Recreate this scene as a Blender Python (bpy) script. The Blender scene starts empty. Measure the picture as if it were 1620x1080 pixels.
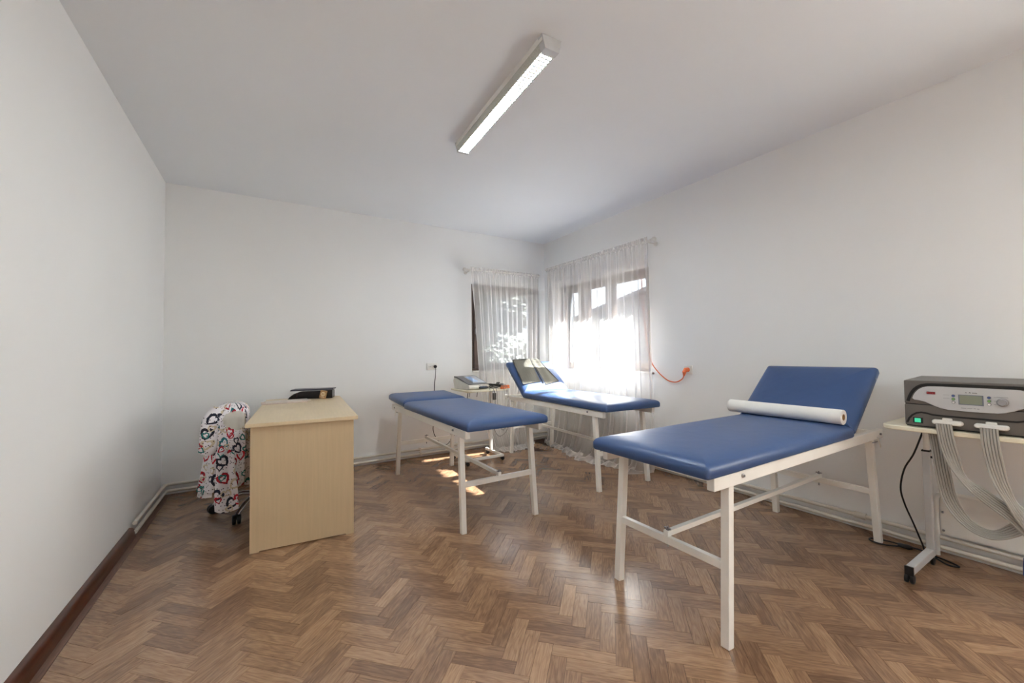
import bpy, bmesh, math, random
from mathutils import Vector, Matrix
random.seed(7)
PI = math.pi
scene = bpy.context.scene
C = scene.collection

# ------------------------------------------------------------------ camera, world, sun, exposure
CX, CH = 0.755, 1.15
RW, RD, RH = 4.02, 4.4445, 2.664           # right wall x, back wall y, ceiling height
FRONT = -2.15                               # wall behind the camera
F_PX, YAW, PITCH, ROLL = 631.8, math.radians(31.509), math.radians(1.769), math.radians(-0.7596)
_cy, _sy, _cp, _sp = math.cos(YAW), math.sin(YAW), math.cos(PITCH), math.sin(PITCH)
FWD = Vector((_sy*_cp, _cy*_cp, _sp)); _r = Vector((_cy, -_sy, 0)); _u = _r.cross(FWD)
RIGHT = math.cos(ROLL)*_r + math.sin(ROLL)*_u
UP = -math.sin(ROLL)*_r + math.cos(ROLL)*_u
cam_d = bpy.data.cameras.new('camera'); cam_d.sensor_width = 36; cam_d.lens = F_PX/1620*36
cam_d.clip_start = 0.02; cam_d.clip_end = 200
cam = bpy.data.objects.new('camera', cam_d); C.objects.link(cam)
_m = Matrix((RIGHT, UP, -FWD)).transposed().to_4x4(); _m.translation = Vector((CX, 0, CH))
cam.matrix_world = _m
scene.camera = cam
scene.view_settings.view_transform = 'Standard'; scene.view_settings.look = 'None'
scene.view_settings.gamma = 1; scene.view_settings.use_curve_mapping = False
scene.view_settings.exposure = 2.18
scene.cycles.max_bounces = 11; scene.cycles.diffuse_bounces = 7; scene.cycles.transparent_max_bounces = 14
scene.cycles.sample_clamp_indirect = 6; scene.cycles.use_denoising = True
scene.cycles.caustics_reflective = False; scene.cycles.caustics_refractive = False

SKY, SUN = 0.8, 27.0
world = bpy.data.worlds.new('sky'); scene.world = world; world.use_nodes = True
wn, wl = world.node_tree.nodes, world.node_tree.links
for n in list(wn): wn.remove(n)
wo = wn.new('ShaderNodeOutputWorld'); wb = wn.new('ShaderNodeBackground')
tc = wn.new('ShaderNodeTexCoord'); sx = wn.new('ShaderNodeSeparateXYZ'); cr = wn.new('ShaderNodeValToRGB')
wl.new(tc.outputs['Generated'], sx.inputs[0]); wl.new(sx.outputs['Z'], cr.inputs[0])
cr.color_ramp.elements[0].position = 0.0; cr.color_ramp.elements[0].color = (0.88, 0.93, 1.0, 1)
cr.color_ramp.elements[1].position = 0.7; cr.color_ramp.elements[1].color = (0.55, 0.74, 1.0, 1)
wl.new(cr.outputs[0], wb.inputs[0]); wb.inputs[1].default_value = SKY
wl.new(wb.outputs[0], wo.inputs[0])

sun_d = bpy.data.lights.new('sun', 'SUN'); sun_d.energy = SUN; sun_d.angle = math.radians(0.6); sun_d.color = (1.0, 0.98, 0.95)
sun = bpy.data.objects.new('sun', sun_d); C.objects.link(sun)
SUN_DIR = Vector((-1.0, 0.1, -0.887)).normalized()
sun.rotation_euler = SUN_DIR.to_track_quat('-Z', 'Y').to_euler(); sun.location = (9, 2, 8)

# window openings
W1 = (2.90, 3.92, 0.93, 2.03)              # back wall  x0 x1 z0 z1
W2 = (2.68, 4.20, 0.93, 2.03)              # right wall y0 y1 z0 z1
W3 = (-1.88, -0.08, 0.93, 2.03)            # unseen window added for fill light, right wall beside the camera, y0 y1 z0 z1
TH = 0.26                                  # wall thickness
def portal(name, loc, rot, sx_, sy_):
    d = bpy.data.lights.new(name, 'AREA'); d.shape = 'RECTANGLE'; d.size = sx_; d.size_y = sy_
    d.cycles.is_portal = True
    o = bpy.data.objects.new(name, d); C.objects.link(o); o.location = loc; o.rotation_euler = rot
portal('portal_back', ((W1[0]+W1[1])/2, RD+TH+.02, (W1[2]+W1[3])/2), (-PI/2, 0, 0), W1[1]-W1[0], W1[3]-W1[2])
portal('portal_right', (RW+TH+.02, (W2[0]+W2[1])/2, (W2[2]+W2[3])/2), (PI/2, 0, PI/2), W2[1]-W2[0], W2[3]-W2[2])
portal('portal_fill', (RW+TH+.02, (W3[0]+W3[1])/2, (W3[2]+W3[3])/2), (PI/2, 0, PI/2), W3[1]-W3[0], W3[3]-W3[2])

# ------------------------------------------------------------------ materials
def lin(c):
    return tuple((v/255/12.92 if v/255 <= 0.04045 else ((v/255+0.055)/1.055)**2.4) for v in c) + (1,)
MATS = {}
def nt(name):
    m = bpy.data.materials.new(name); m.use_nodes = True
    n, l = m.node_tree.nodes, m.node_tree.links
    return m, n, l, n['Principled BSDF']
def mat(name, col, rough=0.5, metal=0.0, vary=0.05, scale=18.0, bump=0.0, bscale=200.0, spec=0.5, coat=0.0, emit=None, estr=0.0, stretch=None):
    if name in MATS: return MATS[name]
    m, n, l, p = nt(name)
    p.inputs['Roughness'].default_value = rough; p.inputs['Metallic'].default_value = metal
    p.inputs['Specular IOR Level'].default_value = spec; p.inputs['Coat Weight'].default_value = coat
    t = n.new('ShaderNodeTexCoord'); no = n.new('ShaderNodeTexNoise'); no.inputs['Scale'].default_value = scale
    no.inputs['Detail'].default_value = 4
    src = t.outputs['Object']
    if stretch:
        mp = n.new('ShaderNodeMapping'); mp.inputs['Scale'].default_value = stretch; l.new(src, mp.inputs[0]); src = mp.outputs[0]
    l.new(src, no.inputs['Vector'])
    c = lin(col); r = n.new('ShaderNodeValToRGB')
    r.color_ramp.elements[0].position = 0.3; r.color_ramp.elements[1].position = 0.7
    r.color_ramp.elements[0].color = tuple(max(0, v*(1-vary)) for v in c[:3]) + (1,)
    r.color_ramp.elements[1].color = tuple(min(1, v*(1+vary)) for v in c[:3]) + (1,)
    l.new(no.outputs['Fac'], r.inputs[0]); l.new(r.outputs[0], p.inputs['Base Color'])
    if bump:
        nb = n.new('ShaderNodeTexNoise'); nb.inputs['Scale'].default_value = bscale; l.new(src, nb.inputs['Vector'])
        b = n.new('ShaderNodeBump'); b.inputs['Strength'].default_value = bump; b.inputs['Distance'].default_value = 0.002
        l.new(nb.outputs['Fac'], b.inputs['Height']); l.new(b.outputs[0], p.inputs['Normal'])
    if emit:
        p.inputs['Emission Color'].default_value = emit + (1,); p.inputs['Emission Strength'].default_value = estr
    MATS[name] = m
    return m

def mat_wall(name, col):
    return mat(name, col, rough=0.85, vary=0.012, scale=1.2, bump=0.12, bscale=30, spec=0.25)
M_WALL = mat_wall('wall_paint', (237, 238, 238))
M_CEIL = mat_wall('ceiling_paint', (231, 234, 237))
M_FRAME = mat('bed_frame_enamel', (242, 240, 234), rough=0.35, vary=0.03, scale=9)
M_STEEL = mat('steel', (150, 150, 152), rough=0.3, metal=0.9)
M_BLACK = mat('black_plastic', (22, 22, 24), rough=0.45)
M_RUBBER = mat('black_rubber', (26, 26, 28), rough=0.7)
M_WHITE = mat('white_plastic', (232, 231, 226), rough=0.4, vary=0.02)
M_PIPE = mat('pipe_enamel', (222, 217, 206), rough=0.4, vary=0.05, scale=6)
M_CREAM = mat('cream_laminate', (226, 219, 196), rough=0.45, vary=0.02)
M_CHROME = mat('chrome', (205, 205, 208), rough=0.12, metal=1.0, vary=0.02)

def mat_vinyl(name, col):
    m, n, l, p = nt(name)
    c = lin(col); p.inputs['Roughness'].default_value = 0.38; p.inputs['Specular IOR Level'].default_value = 0.6
    t = n.new('ShaderNodeTexCoord')
    a = n.new('ShaderNodeTexNoise'); a.inputs['Scale'].default_value = 5; l.new(t.outputs['Object'], a.inputs['Vector'])
    r = n.new('ShaderNodeValToRGB'); r.color_ramp.elements[0].color = tuple(v*.88 for v in c[:3])+(1,)
    r.color_ramp.elements[1].color = tuple(v*1.12 for v in c[:3])+(1,)
    l.new(a.outputs['Fac'], r.inputs[0]); l.new(r.outputs[0], p.inputs['Base Color'])
    b1 = n.new('ShaderNodeTexNoise'); b1.inputs['Scale'].default_value = 420; l.new(t.outputs['Object'], b1.inputs['Vector'])
    bp = n.new('ShaderNodeBump'); bp.inputs['Strength'].default_value = .18; bp.inputs['Distance'].default_value = .001
    l.new(b1.outputs['Fac'], bp.inputs['Height'])
    b2 = n.new('ShaderNodeTexNoise'); b2.inputs['Scale'].default_value = 14; l.new(t.outputs['Object'], b2.inputs['Vector'])
    bq = n.new('ShaderNodeBump'); bq.inputs['Strength'].default_value = .25; bq.inputs['Distance'].default_value = .006
    l.new(b2.outputs['Fac'], bq.inputs['Height']); l.new(bp.outputs[0], bq.inputs['Normal']); l.new(bq.outputs[0], p.inputs['Normal'])
    return m
M_BLUE = mat_vinyl('blue_vinyl', (53, 81, 128))

def mat_floor():
    m, n, l, p = nt('oak_herringbone')
    at = n.new('ShaderNodeAttribute'); at.attribute_name = 'tone'; at.attribute_type = 'GEOMETRY'
    uv = n.new('ShaderNodeUVMap'); uv.uv_map = 'grain'
    mp = n.new('ShaderNodeMapping'); mp.inputs['Scale'].default_value = (7.0, 110.0, 1); l.new(uv.outputs[0], mp.inputs[0])
    g1 = n.new('ShaderNodeTexNoise'); g1.inputs['Scale'].default_value = 1.6; g1.inputs['Detail'].default_value = 7; g1.inputs['Roughness'].default_value = .62
    g1.inputs['Distortion'].default_value = .6
    l.new(mp.outputs[0], g1.inputs['Vector'])
    mp2 = n.new('ShaderNodeMapping'); mp2.inputs['Scale'].default_value = (5.5, 30.0, 1); l.new(uv.outputs[0], mp2.inputs[0])
    wv = n.new('ShaderNodeTexNoise'); wv.inputs['Scale'].default_value = .8; wv.inputs['Detail'].default_value = 2; l.new(mp2.outputs[0], wv.inputs['Vector'])
    mu = n.new('ShaderNodeMath'); mu.operation = 'MULTIPLY'; mu.inputs[1].default_value = 13.0; l.new(wv.outputs['Fac'], mu.inputs[0])
    fr = n.new('ShaderNodeMath'); fr.operation = 'PINGPONG'; fr.inputs[1].default_value = 1.0; l.new(mu.outputs[0], fr.inputs[0])
    mx = n.new('ShaderNodeMath'); mx.operation = 'MULTIPLY'; mx.inputs[1].default_value = .14; l.new(fr.outputs[0], mx.inputs[0])
    g2 = n.new('ShaderNodeMath'); g2.operation = 'MULTIPLY_ADD'; g2.inputs[1].default_value = .62; l.new(g1.outputs['Fac'], g2.inputs[0]); l.new(mx.outputs[0], g2.inputs[2])
    ad = n.new('ShaderNodeMath'); ad.operation = 'MULTIPLY_ADD'; ad.inputs[1].default_value = .36; l.new(at.outputs['Fac'], ad.inputs[0]); l.new(g2.outputs[0], ad.inputs[2])
    r = n.new('ShaderNodeValToRGB'); e = r.color_ramp.elements
    e[0].position = .22; e[0].color = lin((97, 72, 55)); e[1].position = .86; e[1].color = lin((184, 147, 113))
    k = e.new(.44); k.color = lin((127, 96, 73)); k = e.new(.64); k.color = lin((157, 123, 94))
    l.new(ad.outputs[0], r.inputs[0]); l.new(r.outputs[0], p.inputs['Base Color'])
    rr = n.new('ShaderNodeMapRange'); rr.inputs['To Min'].default_value = .17; rr.inputs['To Max'].default_value = .25; l.new(g1.outputs['Fac'], rr.inputs['Value'])
    l.new(rr.outputs[0], p.inputs['Roughness']); p.inputs['Specular IOR Level'].default_value = .95
    b = n.new('ShaderNodeBump'); b.inputs['Strength'].default_value = .04; b.inputs['Distance'].default_value = .001
    l.new(g2.outputs[0], b.inputs['Height'])
    t = n.new('ShaderNodeTexCoord'); w = n.new('ShaderNodeTexNoise'); w.inputs['Scale'].default_value = 2.6; l.new(t.outputs['Object'], w.inputs['Vector'])
    b2 = n.new('ShaderNodeBump'); b2.inputs['Strength'].default_value = .04; b2.inputs['Distance'].default_value = .02
    l.new(w.outputs['Fac'], b2.inputs['Height']); l.new(b.outputs[0], b2.inputs['Normal']); l.new(b2.outputs[0], p.inputs['Normal'])
    return m
M_FLOOR = mat_floor()
M_SUB = mat('floor_joint', (70, 48, 34), rough=.8)
M_OLD = mat('old_boards', (120, 92, 78), rough=.5, vary=.25, scale=9, stretch=(14, 1, 1))
M_SKIRT = mat('dark_varnished_wood', (74, 34, 16), rough=.28, vary=.35, scale=6, stretch=(20, 1.2, 20), coat=.4)
M_MAPLE = mat('maple_laminate', (204, 181, 146), rough=.45, vary=.035, scale=3, stretch=(26, 26, 1.2))
M_MAPLE_T = mat('maple_laminate_top', (214, 194, 160), rough=.4, vary=.04, scale=3, stretch=(26, 1.5, 26))
M_WOOD = mat('brown_window_wood', (92, 74, 64), rough=.5, vary=.12, scale=8)

def mat_glass():
    m = bpy.data.materials.new('window_glass'); m.use_nodes = True; n, l = m.node_tree.nodes, m.node_tree.links
    for x in list(n): n.remove(x)
    o = n.new('ShaderNodeOutputMaterial'); t = n.new('ShaderNodeBsdfTransparent'); g = n.new('ShaderNodeBsdfGlossy'); mx = n.new('ShaderNodeMixShader')
    g.inputs['Roughness'].default_value = .02; fr = n.new('ShaderNodeFresnel'); fr.inputs[0].default_value = 1.3
    no = n.new('ShaderNodeTexNoise'); no.inputs['Scale'].default_value = 1.5
    r = n.new('ShaderNodeValToRGB'); r.color_ramp.elements[0].color = (.93, .95, .95, 1); r.color_ramp.elements[1].color = (.97, .98, .98, 1)
    l.new(no.outputs['Fac'], r.inputs[0]); l.new(r.outputs[0], t.inputs[0])
    l.new(fr.outputs[0], mx.inputs[0]); l.new(t.outputs[0], mx.inputs[1]); l.new(g.outputs[0], mx.inputs[2]); l.new(mx.outputs[0], o.inputs[0])
    return m
M_GLASS = mat_glass()

def mat_sheer():
    m = bpy.data.materials.new('sheer_voile'); m.use_nodes = True; n, l = m.node_tree.nodes, m.node_tree.links
    for x in list(n): n.remove(x)
    o = n.new('ShaderNodeOutputMaterial'); t = n.new('ShaderNodeBsdfTransparent'); d = n.new('ShaderNodeBsdfDiffuse'); s = n.new('ShaderNodeBsdfTranslucent')
    a = n.new('ShaderNodeMixShader'); b = n.new('ShaderNodeMixShader')
    d.inputs[0].default_value = (.93, .91, .89, 1); s.inputs[0].default_value = (.93, .91, .89, 1); a.inputs[0].default_value = .6
    l.new(d.outputs[0], a.inputs[1]); l.new(s.outputs[0], a.inputs[2])
    tcn = n.new('ShaderNodeTexCoord'); no = n.new('ShaderNodeTexNoise'); no.inputs['Scale'].default_value = 60; l.new(tcn.outputs['Object'], no.inputs['Vector'])
    lw = n.new('ShaderNodeLayerWeight'); lw.inputs[0].default_value = .35
    mr = n.new('ShaderNodeMapRange'); mr.inputs['To Min'].default_value = .50; mr.inputs['To Max'].default_value = .56; l.new(no.outputs['Fac'], mr.inputs['Value'])
    ad = n.new('ShaderNodeMath'); ad.operation = 'MULTIPLY_ADD'; ad.inputs[1].default_value = .55; ad.use_clamp = True
    l.new(lw.outputs['Facing'], ad.inputs[0]); l.new(mr.outputs[0], ad.inputs[2])
    l.new(ad.outputs[0], b.inputs[0]); l.new(t.outputs[0], b.inputs[1]); l.new(a.outputs[0], b.inputs[2]); l.new(b.outputs[0], o.inputs[0])
    return m
M_SHEER = mat_sheer()

# ------------------------------------------------------------------ mesh helpers
def new(): return bmesh.new()
def box(bm, lo, hi, M=None):
    vs = [bm.verts.new((x, y, z)) for x in (lo[0], hi[0]) for y in (lo[1], hi[1]) for z in (lo[2], hi[2])]
    if M is not None:
        for v in vs: v.co = M @ v.co
    for f in ((0,1,3,2),(4,6,7,5),(0,4,5,1),(2,3,7,6),(0,2,6,4),(1,5,7,3)): bm.faces.new([vs[i] for i in f])
    return vs
def bar(bm, a, b, w, h, up=(0,0,1), ext=0.0):
    """rectangular bar from a to b; w sideways, h along up"""
    a, b = Vector(a), Vector(b); d = (b-a).normalized(); a = a-d*ext; b = b+d*ext
    s = d.cross(Vector(up)); s = s.normalized() if s.length > 1e-5 else Vector((1,0,0)); n = s.cross(d).normalized()
    vs = [bm.verts.new(p + s*w/2*i + n*h/2*j) for p in (a, b) for i, j in ((-1,-1),(1,-1),(1,1),(-1,1))]
    for f in ((3,2,1,0),(4,5,6,7),(0,1,5,4),(1,2,6,5),(2,3,7,6),(3,0,4,7)): bm.faces.new([vs[i] for i in f])
def smooth_path(pts, sub=6):
    P = [Vector(p) for p in pts]; out = []
    for i in range(len(P)-1):
        p0, p1, p2, p3 = P[max(i-1,0)], P[i], P[i+1], P[min(i+2, len(P)-1)]
        for k in range(sub):
            t = k/sub
            out.append(.5*((2*p1)+(-p0+p2)*t+(2*p0-5*p1+4*p2-p3)*t*t+(-p0+3*p1-3*p2+p3)*t**3))
    out.append(P[-1]); return out
def tube(bm, pts, r, n=8, caps=True, smooth=0):
    P = smooth_path(pts, smooth) if smooth else [Vector(p) for p in pts]
    if isinstance(r, (list, tuple)):
        rad = []
        for i in range(len(P)):
            x = i/(len(P)-1)*(len(r)-1); k = min(int(x), len(r)-2); rad.append(r[k]+(r[k+1]-r[k])*(x-k))
    else: rad = [r]*len(P)
    rings = []; nrm = None
    for i, p in enumerate(P):
        d = (P[min(i+1, len(P)-1)]-P[max(i-1, 0)]).normalized()
        if nrm is None:
            nrm = d.orthogonal().normalized()
        else:
            nrm = (nrm - d*nrm.dot(d)); nrm = nrm.normalized() if nrm.length > 1e-6 else d.orthogonal().normalized()
        s = d.cross(nrm)
        rings.append([bm.verts.new(p + (nrm*math.cos(2*PI*k/n)+s*math.sin(2*PI*k/n))*rad[i]) for k in range(n)])
    for a, b in zip(rings, rings[1:]):
        for k in range(n): bm.faces.new((a[k], a[(k+1)%n], b[(k+1)%n], b[k]))
    if caps: bm.faces.new(rings[0][::-1]); bm.faces.new(rings[-1])
def lathe(bm, prof, M=None, n=24, close=True):
    """prof: list of (radius, z); spun about local z"""
    rings = []
    for r, z in prof:
        rings.append([bm.verts.new((max(r,1e-5)*math.cos(2*PI*k/n), max(r,1e-5)*math.sin(2*PI*k/n), z)) for k in range(n)])
    for a, b in zip(rings, rings[1:]):
        for k in range(n): bm.faces.new((a[k], a[(k+1)%n], b[(k+1)%n], b[k]))
    if close: bm.faces.new(rings[0][::-1]); bm.faces.new(rings[-1])
    if M is not None:
        for rg in rings:
            for v in rg: v.co = M @ v.co
def prism(bm, poly, h0, h1, fn=lambda a, b, h: (a, b, h)):
    """poly in plane coordinates (a,b) extruded from h0 to h1; fn maps to xyz"""
    A = [bm.verts.new(fn(a, b, h0)) for a, b in poly]; B = [bm.verts.new(fn(a, b, h1)) for a, b in poly]
    n = len(poly); bm.faces.new(A[::-1]); bm.faces.new(B)
    for k in range(n): bm.faces.new((A[k], A[(k+1)%n], B[(k+1)%n], B[k]))
def rrect(L, Wd, r, seg=4, inset=0.0):
    """rounded rectangle centred at origin"""
    L, Wd = L-2*inset, Wd-2*inset; r = max(min(r-inset*.6, L/2, Wd/2), .001); out = []
    for cx, cy, a0 in ((L/2-r, Wd/2-r, 0), (-L/2+r, Wd/2-r, PI/2), (-L/2+r, -Wd/2+r, PI), (L/2-r, -Wd/2+r, 1.5*PI)):
        for k in range(seg+1):
            a = a0+PI/2*k/seg; out.append((cx+r*math.cos(a), cy+r*math.sin(a)))
    return out
def ring_solid(bm, L, Wd, r, rings, M=None, seg=4):
    """stack of inset rounded rectangles [(inset, z), ...]"""
    R = []
    for ins, z in rings:
        R.append([bm.verts.new((x, y, z)) for x, y in rrect(L, Wd, r, seg, ins)])
    n = len(R[0])
    for a, b in zip(R, R[1:]):
        for k in range(n): bm.faces.new((a[k], a[(k+1)%n], b[(k+1)%n], b[k]))
    bm.faces.new(R[0][::-1]); bm.faces.new(R[-1])
    if M is not None:
        for rg in R:
            for v in rg: v.co = M @ v.co
def grid(bm, nu, nv, fn, wrap=False, skip=None):
    V = [[bm.verts.new(fn(i/(nu if wrap else nu-1) if nu > 1 else 0, j/(nv-1))) for i in range(nu)] for j in range(nv)]
    for j in range(nv-1):
        for i in range(nu if wrap else nu-1):
            if skip and skip(i/nu, j/nv): continue
            bm.faces.new((V[j][i], V[j][(i+1)%nu], V[j+1][(i+1)%nu], V[j+1][i]))
    return V
def T(x=0, y=0, z=0): return Matrix.Translation((x, y, z))
def R(a, ax): return Matrix.Rotation(a, 4, ax)
def obj(name, bm, material, parent=None, smooth=False, bevel=0.0, uvfn=None):
    bmesh.ops.recalc_face_normals(bm, faces=bm.faces)
    me = bpy.data.meshes.new(name); bm.to_mesh(me); bm.free()
    me.materials.append(material)
    o = bpy.data.objects.new(name, me); C.objects.link(o)
    if smooth:
        for f in me.polygons: f.use_smooth = True
        try: me.set_sharp_from_angle(angle=math.radians(40))
        except Exception: pass
    if bevel:
        b = o.modifiers.new('bevel', 'BEVEL'); b.width = bevel; b.segments = 2; b.limit_method = 'ANGLE'; b.angle_limit = math.radians(40)
    if parent: o.parent = parent
    return o
def tag(o, label, cat, group=None):
    o['label'] = label; o['category'] = cat
    if group: o['group'] = group
    return o
def thing(name, label, cat, loc=(0,0,0), rz=0.0, group=None):
    o = bpy.data.objects.new(name, None); o.empty_display_size = .1; C.objects.link(o)
    o.location = loc; o.rotation_euler = (0, 0, rz)
    return tag(o, label, cat, group)
def struct(name, bm, m, parent=None, **k):
    o = obj(name, bm, m, parent, **k)
    if parent is None: o['kind'] = 'structure'
    return o
def P(bmfn, name, m, parent, **k):
    bm = new(); bmfn(bm); return obj(name, bm, m, parent, **k)
def project(p):
    d = Vector(p)-Vector((CX, 0, CH)); z = d.dot(FWD)
    if z < .05: return None
    return (810+F_PX*d.dot(RIGHT)/z, 540-F_PX*d.dot(UP)/z)

# ------------------------------------------------------------------ room shell
bm = new(); box(bm, (-.3, FRONT-.3, -.12), (RW+.3, RD+.3, -.005)); floor = struct('floor', bm, M_SUB)
bm = new(); box(bm, (-.3, FRONT-.3, RH), (RW+.3, RD+.3, RH+.15)); struct('ceiling', bm, M_CEIL)
def wall_with_holes(name, a0, a1, holes, fn):
    """wall in plane coords (a along, z); fn(a, t, z) -> xyz with t the depth 0..TH"""
    bm = new(); cells = []; a = a0
    for h0, h1, z0, z1 in sorted(holes):
        cells += [(a, h0, -.12, RH+.05), (h0, h1, -.12, z0), (h0, h1, z1, RH+.05)]; a = h1
    cells.append((a, a1, -.12, RH+.05))
    for (p0, p1, q0, q1) in cells:
        vs = [bm.verts.new(fn(a, t, z)) for a in (p0, p1) for t in (0, TH) for z in (q0, q1)]
        for f in ((0,1,3,2),(4,6,7,5),(0,4,5,1),(2,3,7,6),(0,2,6,4),(1,5,7,3)): bm.faces.new([vs[i] for i in f])
    return struct(name, bm, M_WALL)
wall_with_holes('wall_back', -TH, RW+TH, [W1], lambda a, t, z: (a, RD+t, z))
wall_with_holes('wall_right', FRONT-TH, RD, [W2, W3], lambda a, t, z: (RW+t, a, z))
wall_with_holes('wall_front', -TH, RW, [], lambda a, t, z: (a, FRONT-t, z))
bm = new(); box(bm, (-TH, FRONT, -.12), (0, RD, RH+.05)); struct('wall_left', bm, M_WALL)

# windows: frame, sashes and panes each their own piece
def window(name, along, a0, a1, z0, z1, depth, lights, handle_at=None, mul=None):
    """along 'x' (back wall, depth +y) or 'y' (right wall, depth +x); lights: list of (a0,a1) glass openings"""
    def pt(a, t, z):
        return (a, RD+t, z) if along == 'x' else ((RW+t, a, z) if along == 'y' else (a, FRONT-t, z))
    def slab(bm, p0, p1, q0, q1, t0, t1):
        vs = [bm.verts.new(pt(a, t, z)) for a in (p0, p1) for t in (t0, t1) for z in (q0, q1)]
        for f in ((0,1,3,2),(4,6,7,5),(0,4,5,1),(2,3,7,6),(0,2,6,4),(1,5,7,3)): bm.faces.new([vs[i] for i in f])
    fw = .045
    bm = new(); d0, d1 = depth, depth+.07
    slab(bm, a0, a1, z0, z0+fw, d0, d1); slab(bm, a0, a1, z1-fw, z1, d0, d1)
    slab(bm, a0, a0+fw, z0+fw, z1-fw, d0, d1); slab(bm, a1-fw, a1, z0+fw, z1-fw, d0, d1)
    for m0, m1 in (mul or []): slab(bm, m0, m1, z0+fw, z1-fw, d0, d1)
    root = struct(name, bm, M_WOOD, bevel=.004)
    for g0, g1 in lights:
        s = .055; zb, zt = z0+fw+.003, z1-fw-.003; bm = new()
        slab(bm, g0-s, g1+s, zb, zb+s, d0-.015, d1-.02); slab(bm, g0-s, g1+s, zt-s, zt, d0-.015, d1-.02)
        slab(bm, g0-s, g0, zb+s, zt-s, d0-.015, d1-.02); slab(bm, g1, g1+s, zb+s, zt-s, d0-.015, d1-.02)
        obj('sash', bm, M_WOOD, root, bevel=.004)
        bm = new(); slab(bm, g0-.008, g1+.008, zb+s-.008, zt-s+.008, d0+.018, d0+.022); obj('pane', bm, M_GLASS, root)
    bm = new(); slab(bm, a0+.002, a1-.002, z0-.0005, z0+.018, -.03, depth-.001); obj('window_sill', bm, M_WHITE, root, bevel=.004)
    if handle_at is not None:
        bm = new(); slab(bm, handle_at-.012, handle_at+.012, 1.40, 1.47, depth-.027, depth-.015)
        slab(bm, handle_at-.009, handle_at+.009, 1.32, 1.43, depth-.05, depth-.037); slab(bm, handle_at-.008, handle_at+.008, 1.42, 1.436, depth-.04, depth-.02)
        obj('handle', bm, M_STEEL, root)
    return root
window('window_1', 'x', W1[0], W1[1], W1[2], W1[3], .05, [(W1[0]+.105, 3.77)], handle_at=W1[0]+.075, mul=[(3.83, W1[1]-.045)])
window('window_2', 'y', W2[0], W2[1], W2[2], W2[3], .09, [(W2[0]+.105, 3.245), (3.365, 3.66), (3.84, W2[1]-.105)], handle_at=3.30, mul=[(3.302, 3.308), (3.718, 3.782)])
window('window_fill', 'y', W3[0], W3[1], W3[2], W3[3], .09, [(W3[0]+.105, -1.04), (-.92, W3[1]-.105)], mul=[(-.983, -.977)])  # unseen window, added to let sun in as fill light
# eave of the house itself, over the right window (tile edge shades the upper panes)
bm = new()
for k in range(42):
    y0 = 1.6+k*.1; zj = 2.145+random.uniform(-.012, .012)
    grid(bm, 6, 2, lambda u, v, y0=y0, zj=zj: (RW+.26+v*.36, y0+u*.1, zj+.16-v*.16+.022*math.sin(PI*u)))
    grid(bm, 6, 2, lambda u, v, y0=y0, zj=zj: (RW+.26+v*.36, y0+u*.1, zj+.175-v*.16+.022*math.sin(PI*u)))
eave = struct('trim_eave', bm, mat('clay_tile', (150, 92, 70), rough=.8))

# skirting on the left wall, old boards beside it
bm = new()
prof = [(0, 0)] + [(.0, .062)] + [(.006+.030*math.sin(a), .018+.044*math.cos(a)) for a in [k*PI/2/6 for k in range(1, 7)]] + [(.036, 0)]
prism(bm, prof, FRONT, 3.52, lambda a, b, h: (a+.0005, h, b+.0005)); struct('baseboard_left', bm, M_SKIRT, smooth=True)
bm = new(); box(bm, (.0005, FRONT, -.0049), (.058, RD, -.0012)); box(bm, (0.058, FRONT, -.0049), (.064, RD, .0006)); struct('trim_1', bm, M_OLD)

# herringbone planks -------------------------------------------------------
pw, plen = .06, .24
X0, X1, Y0, Y1 = .066, RW-.001, FRONT+.001, RD-.001
def clip(poly):
    for ax, lim, sgn in ((0, X0, 1), (0, X1, -1), (1, Y0, 1), (1, Y1, -1)):
        out = []
        for i, a in enumerate(poly):
            b = poly[(i+1) % len(poly)]; da, db = (a[ax]-lim)*sgn, (b[ax]-lim)*sgn
            if da >= 0: out.append(a)
            if (da >= 0) != (db >= 0):
                t = da/(da-db); out.append(tuple(a[k]+(b[k]-a[k])*t for k in range(4)))
        poly = out
        if len(poly) < 3: return None
    ar = sum(poly[i][0]*poly[(i+1) % len(poly)][1]-poly[(i+1) % len(poly)][0]*poly[i][1] for i in range(len(poly)))/2
    return poly if abs(ar) > 2e-4 else None
cph = -3.29; S2 = math.sqrt(2); gap = .0006
def plank(u0, u1, v0, v1, vertical):
    u0 += gap/pw; v0 += gap/pw; u1 -= gap/pw; v1 -= gap/pw
    ou, ov = random.uniform(0, 50), random.uniform(0, 50); pts = []
    for u, v in ((u0, v0), (u1, v0), (u1, v1), (u0, v1)):
        U, V = u*pw, v*pw; x, y = (U-V)/S2, (U+V)/S2
        g = (v*pw+ou, u*pw+ov) if vertical else (u*pw+ou, v*pw+ov)
        pts.append((x, y)+g)
    return clip(pts)
planks = []
for k in range(-60, 160):
    for q in range(-12, 24):
        # along u:  u in [j+8q+c, +4], v in [j, j+1]
        j = k-70; u0 = j+8*q+cph
        a = plank(u0, u0+4, j, j+1, False)
        if a: planks.append(a)
        i = k-70; b0 = i+8*q-7
        a = plank(i+cph, i+1+cph, b0, b0+4, True)
        if a: planks.append(a)
def scr_area(pl):
    pr = [project((a[0], a[1], 0)) for a in pl]
    if any(q is None for q in pr): return 0
    cx_ = sum(q[0] for q in pr)/len(pr); cy_ = sum(q[1] for q in pr)/len(pr)
    if not (-20 < cx_ < 1640 and 0 < cy_ < 1100): return 0
    return abs(sum(pr[i][0]*pr[(i+1) % len(pr)][1]-pr[(i+1) % len(pr)][0]*pr[i][1] for i in range(len(pr))))/2
planks.sort(key=scr_area, reverse=True)
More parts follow.
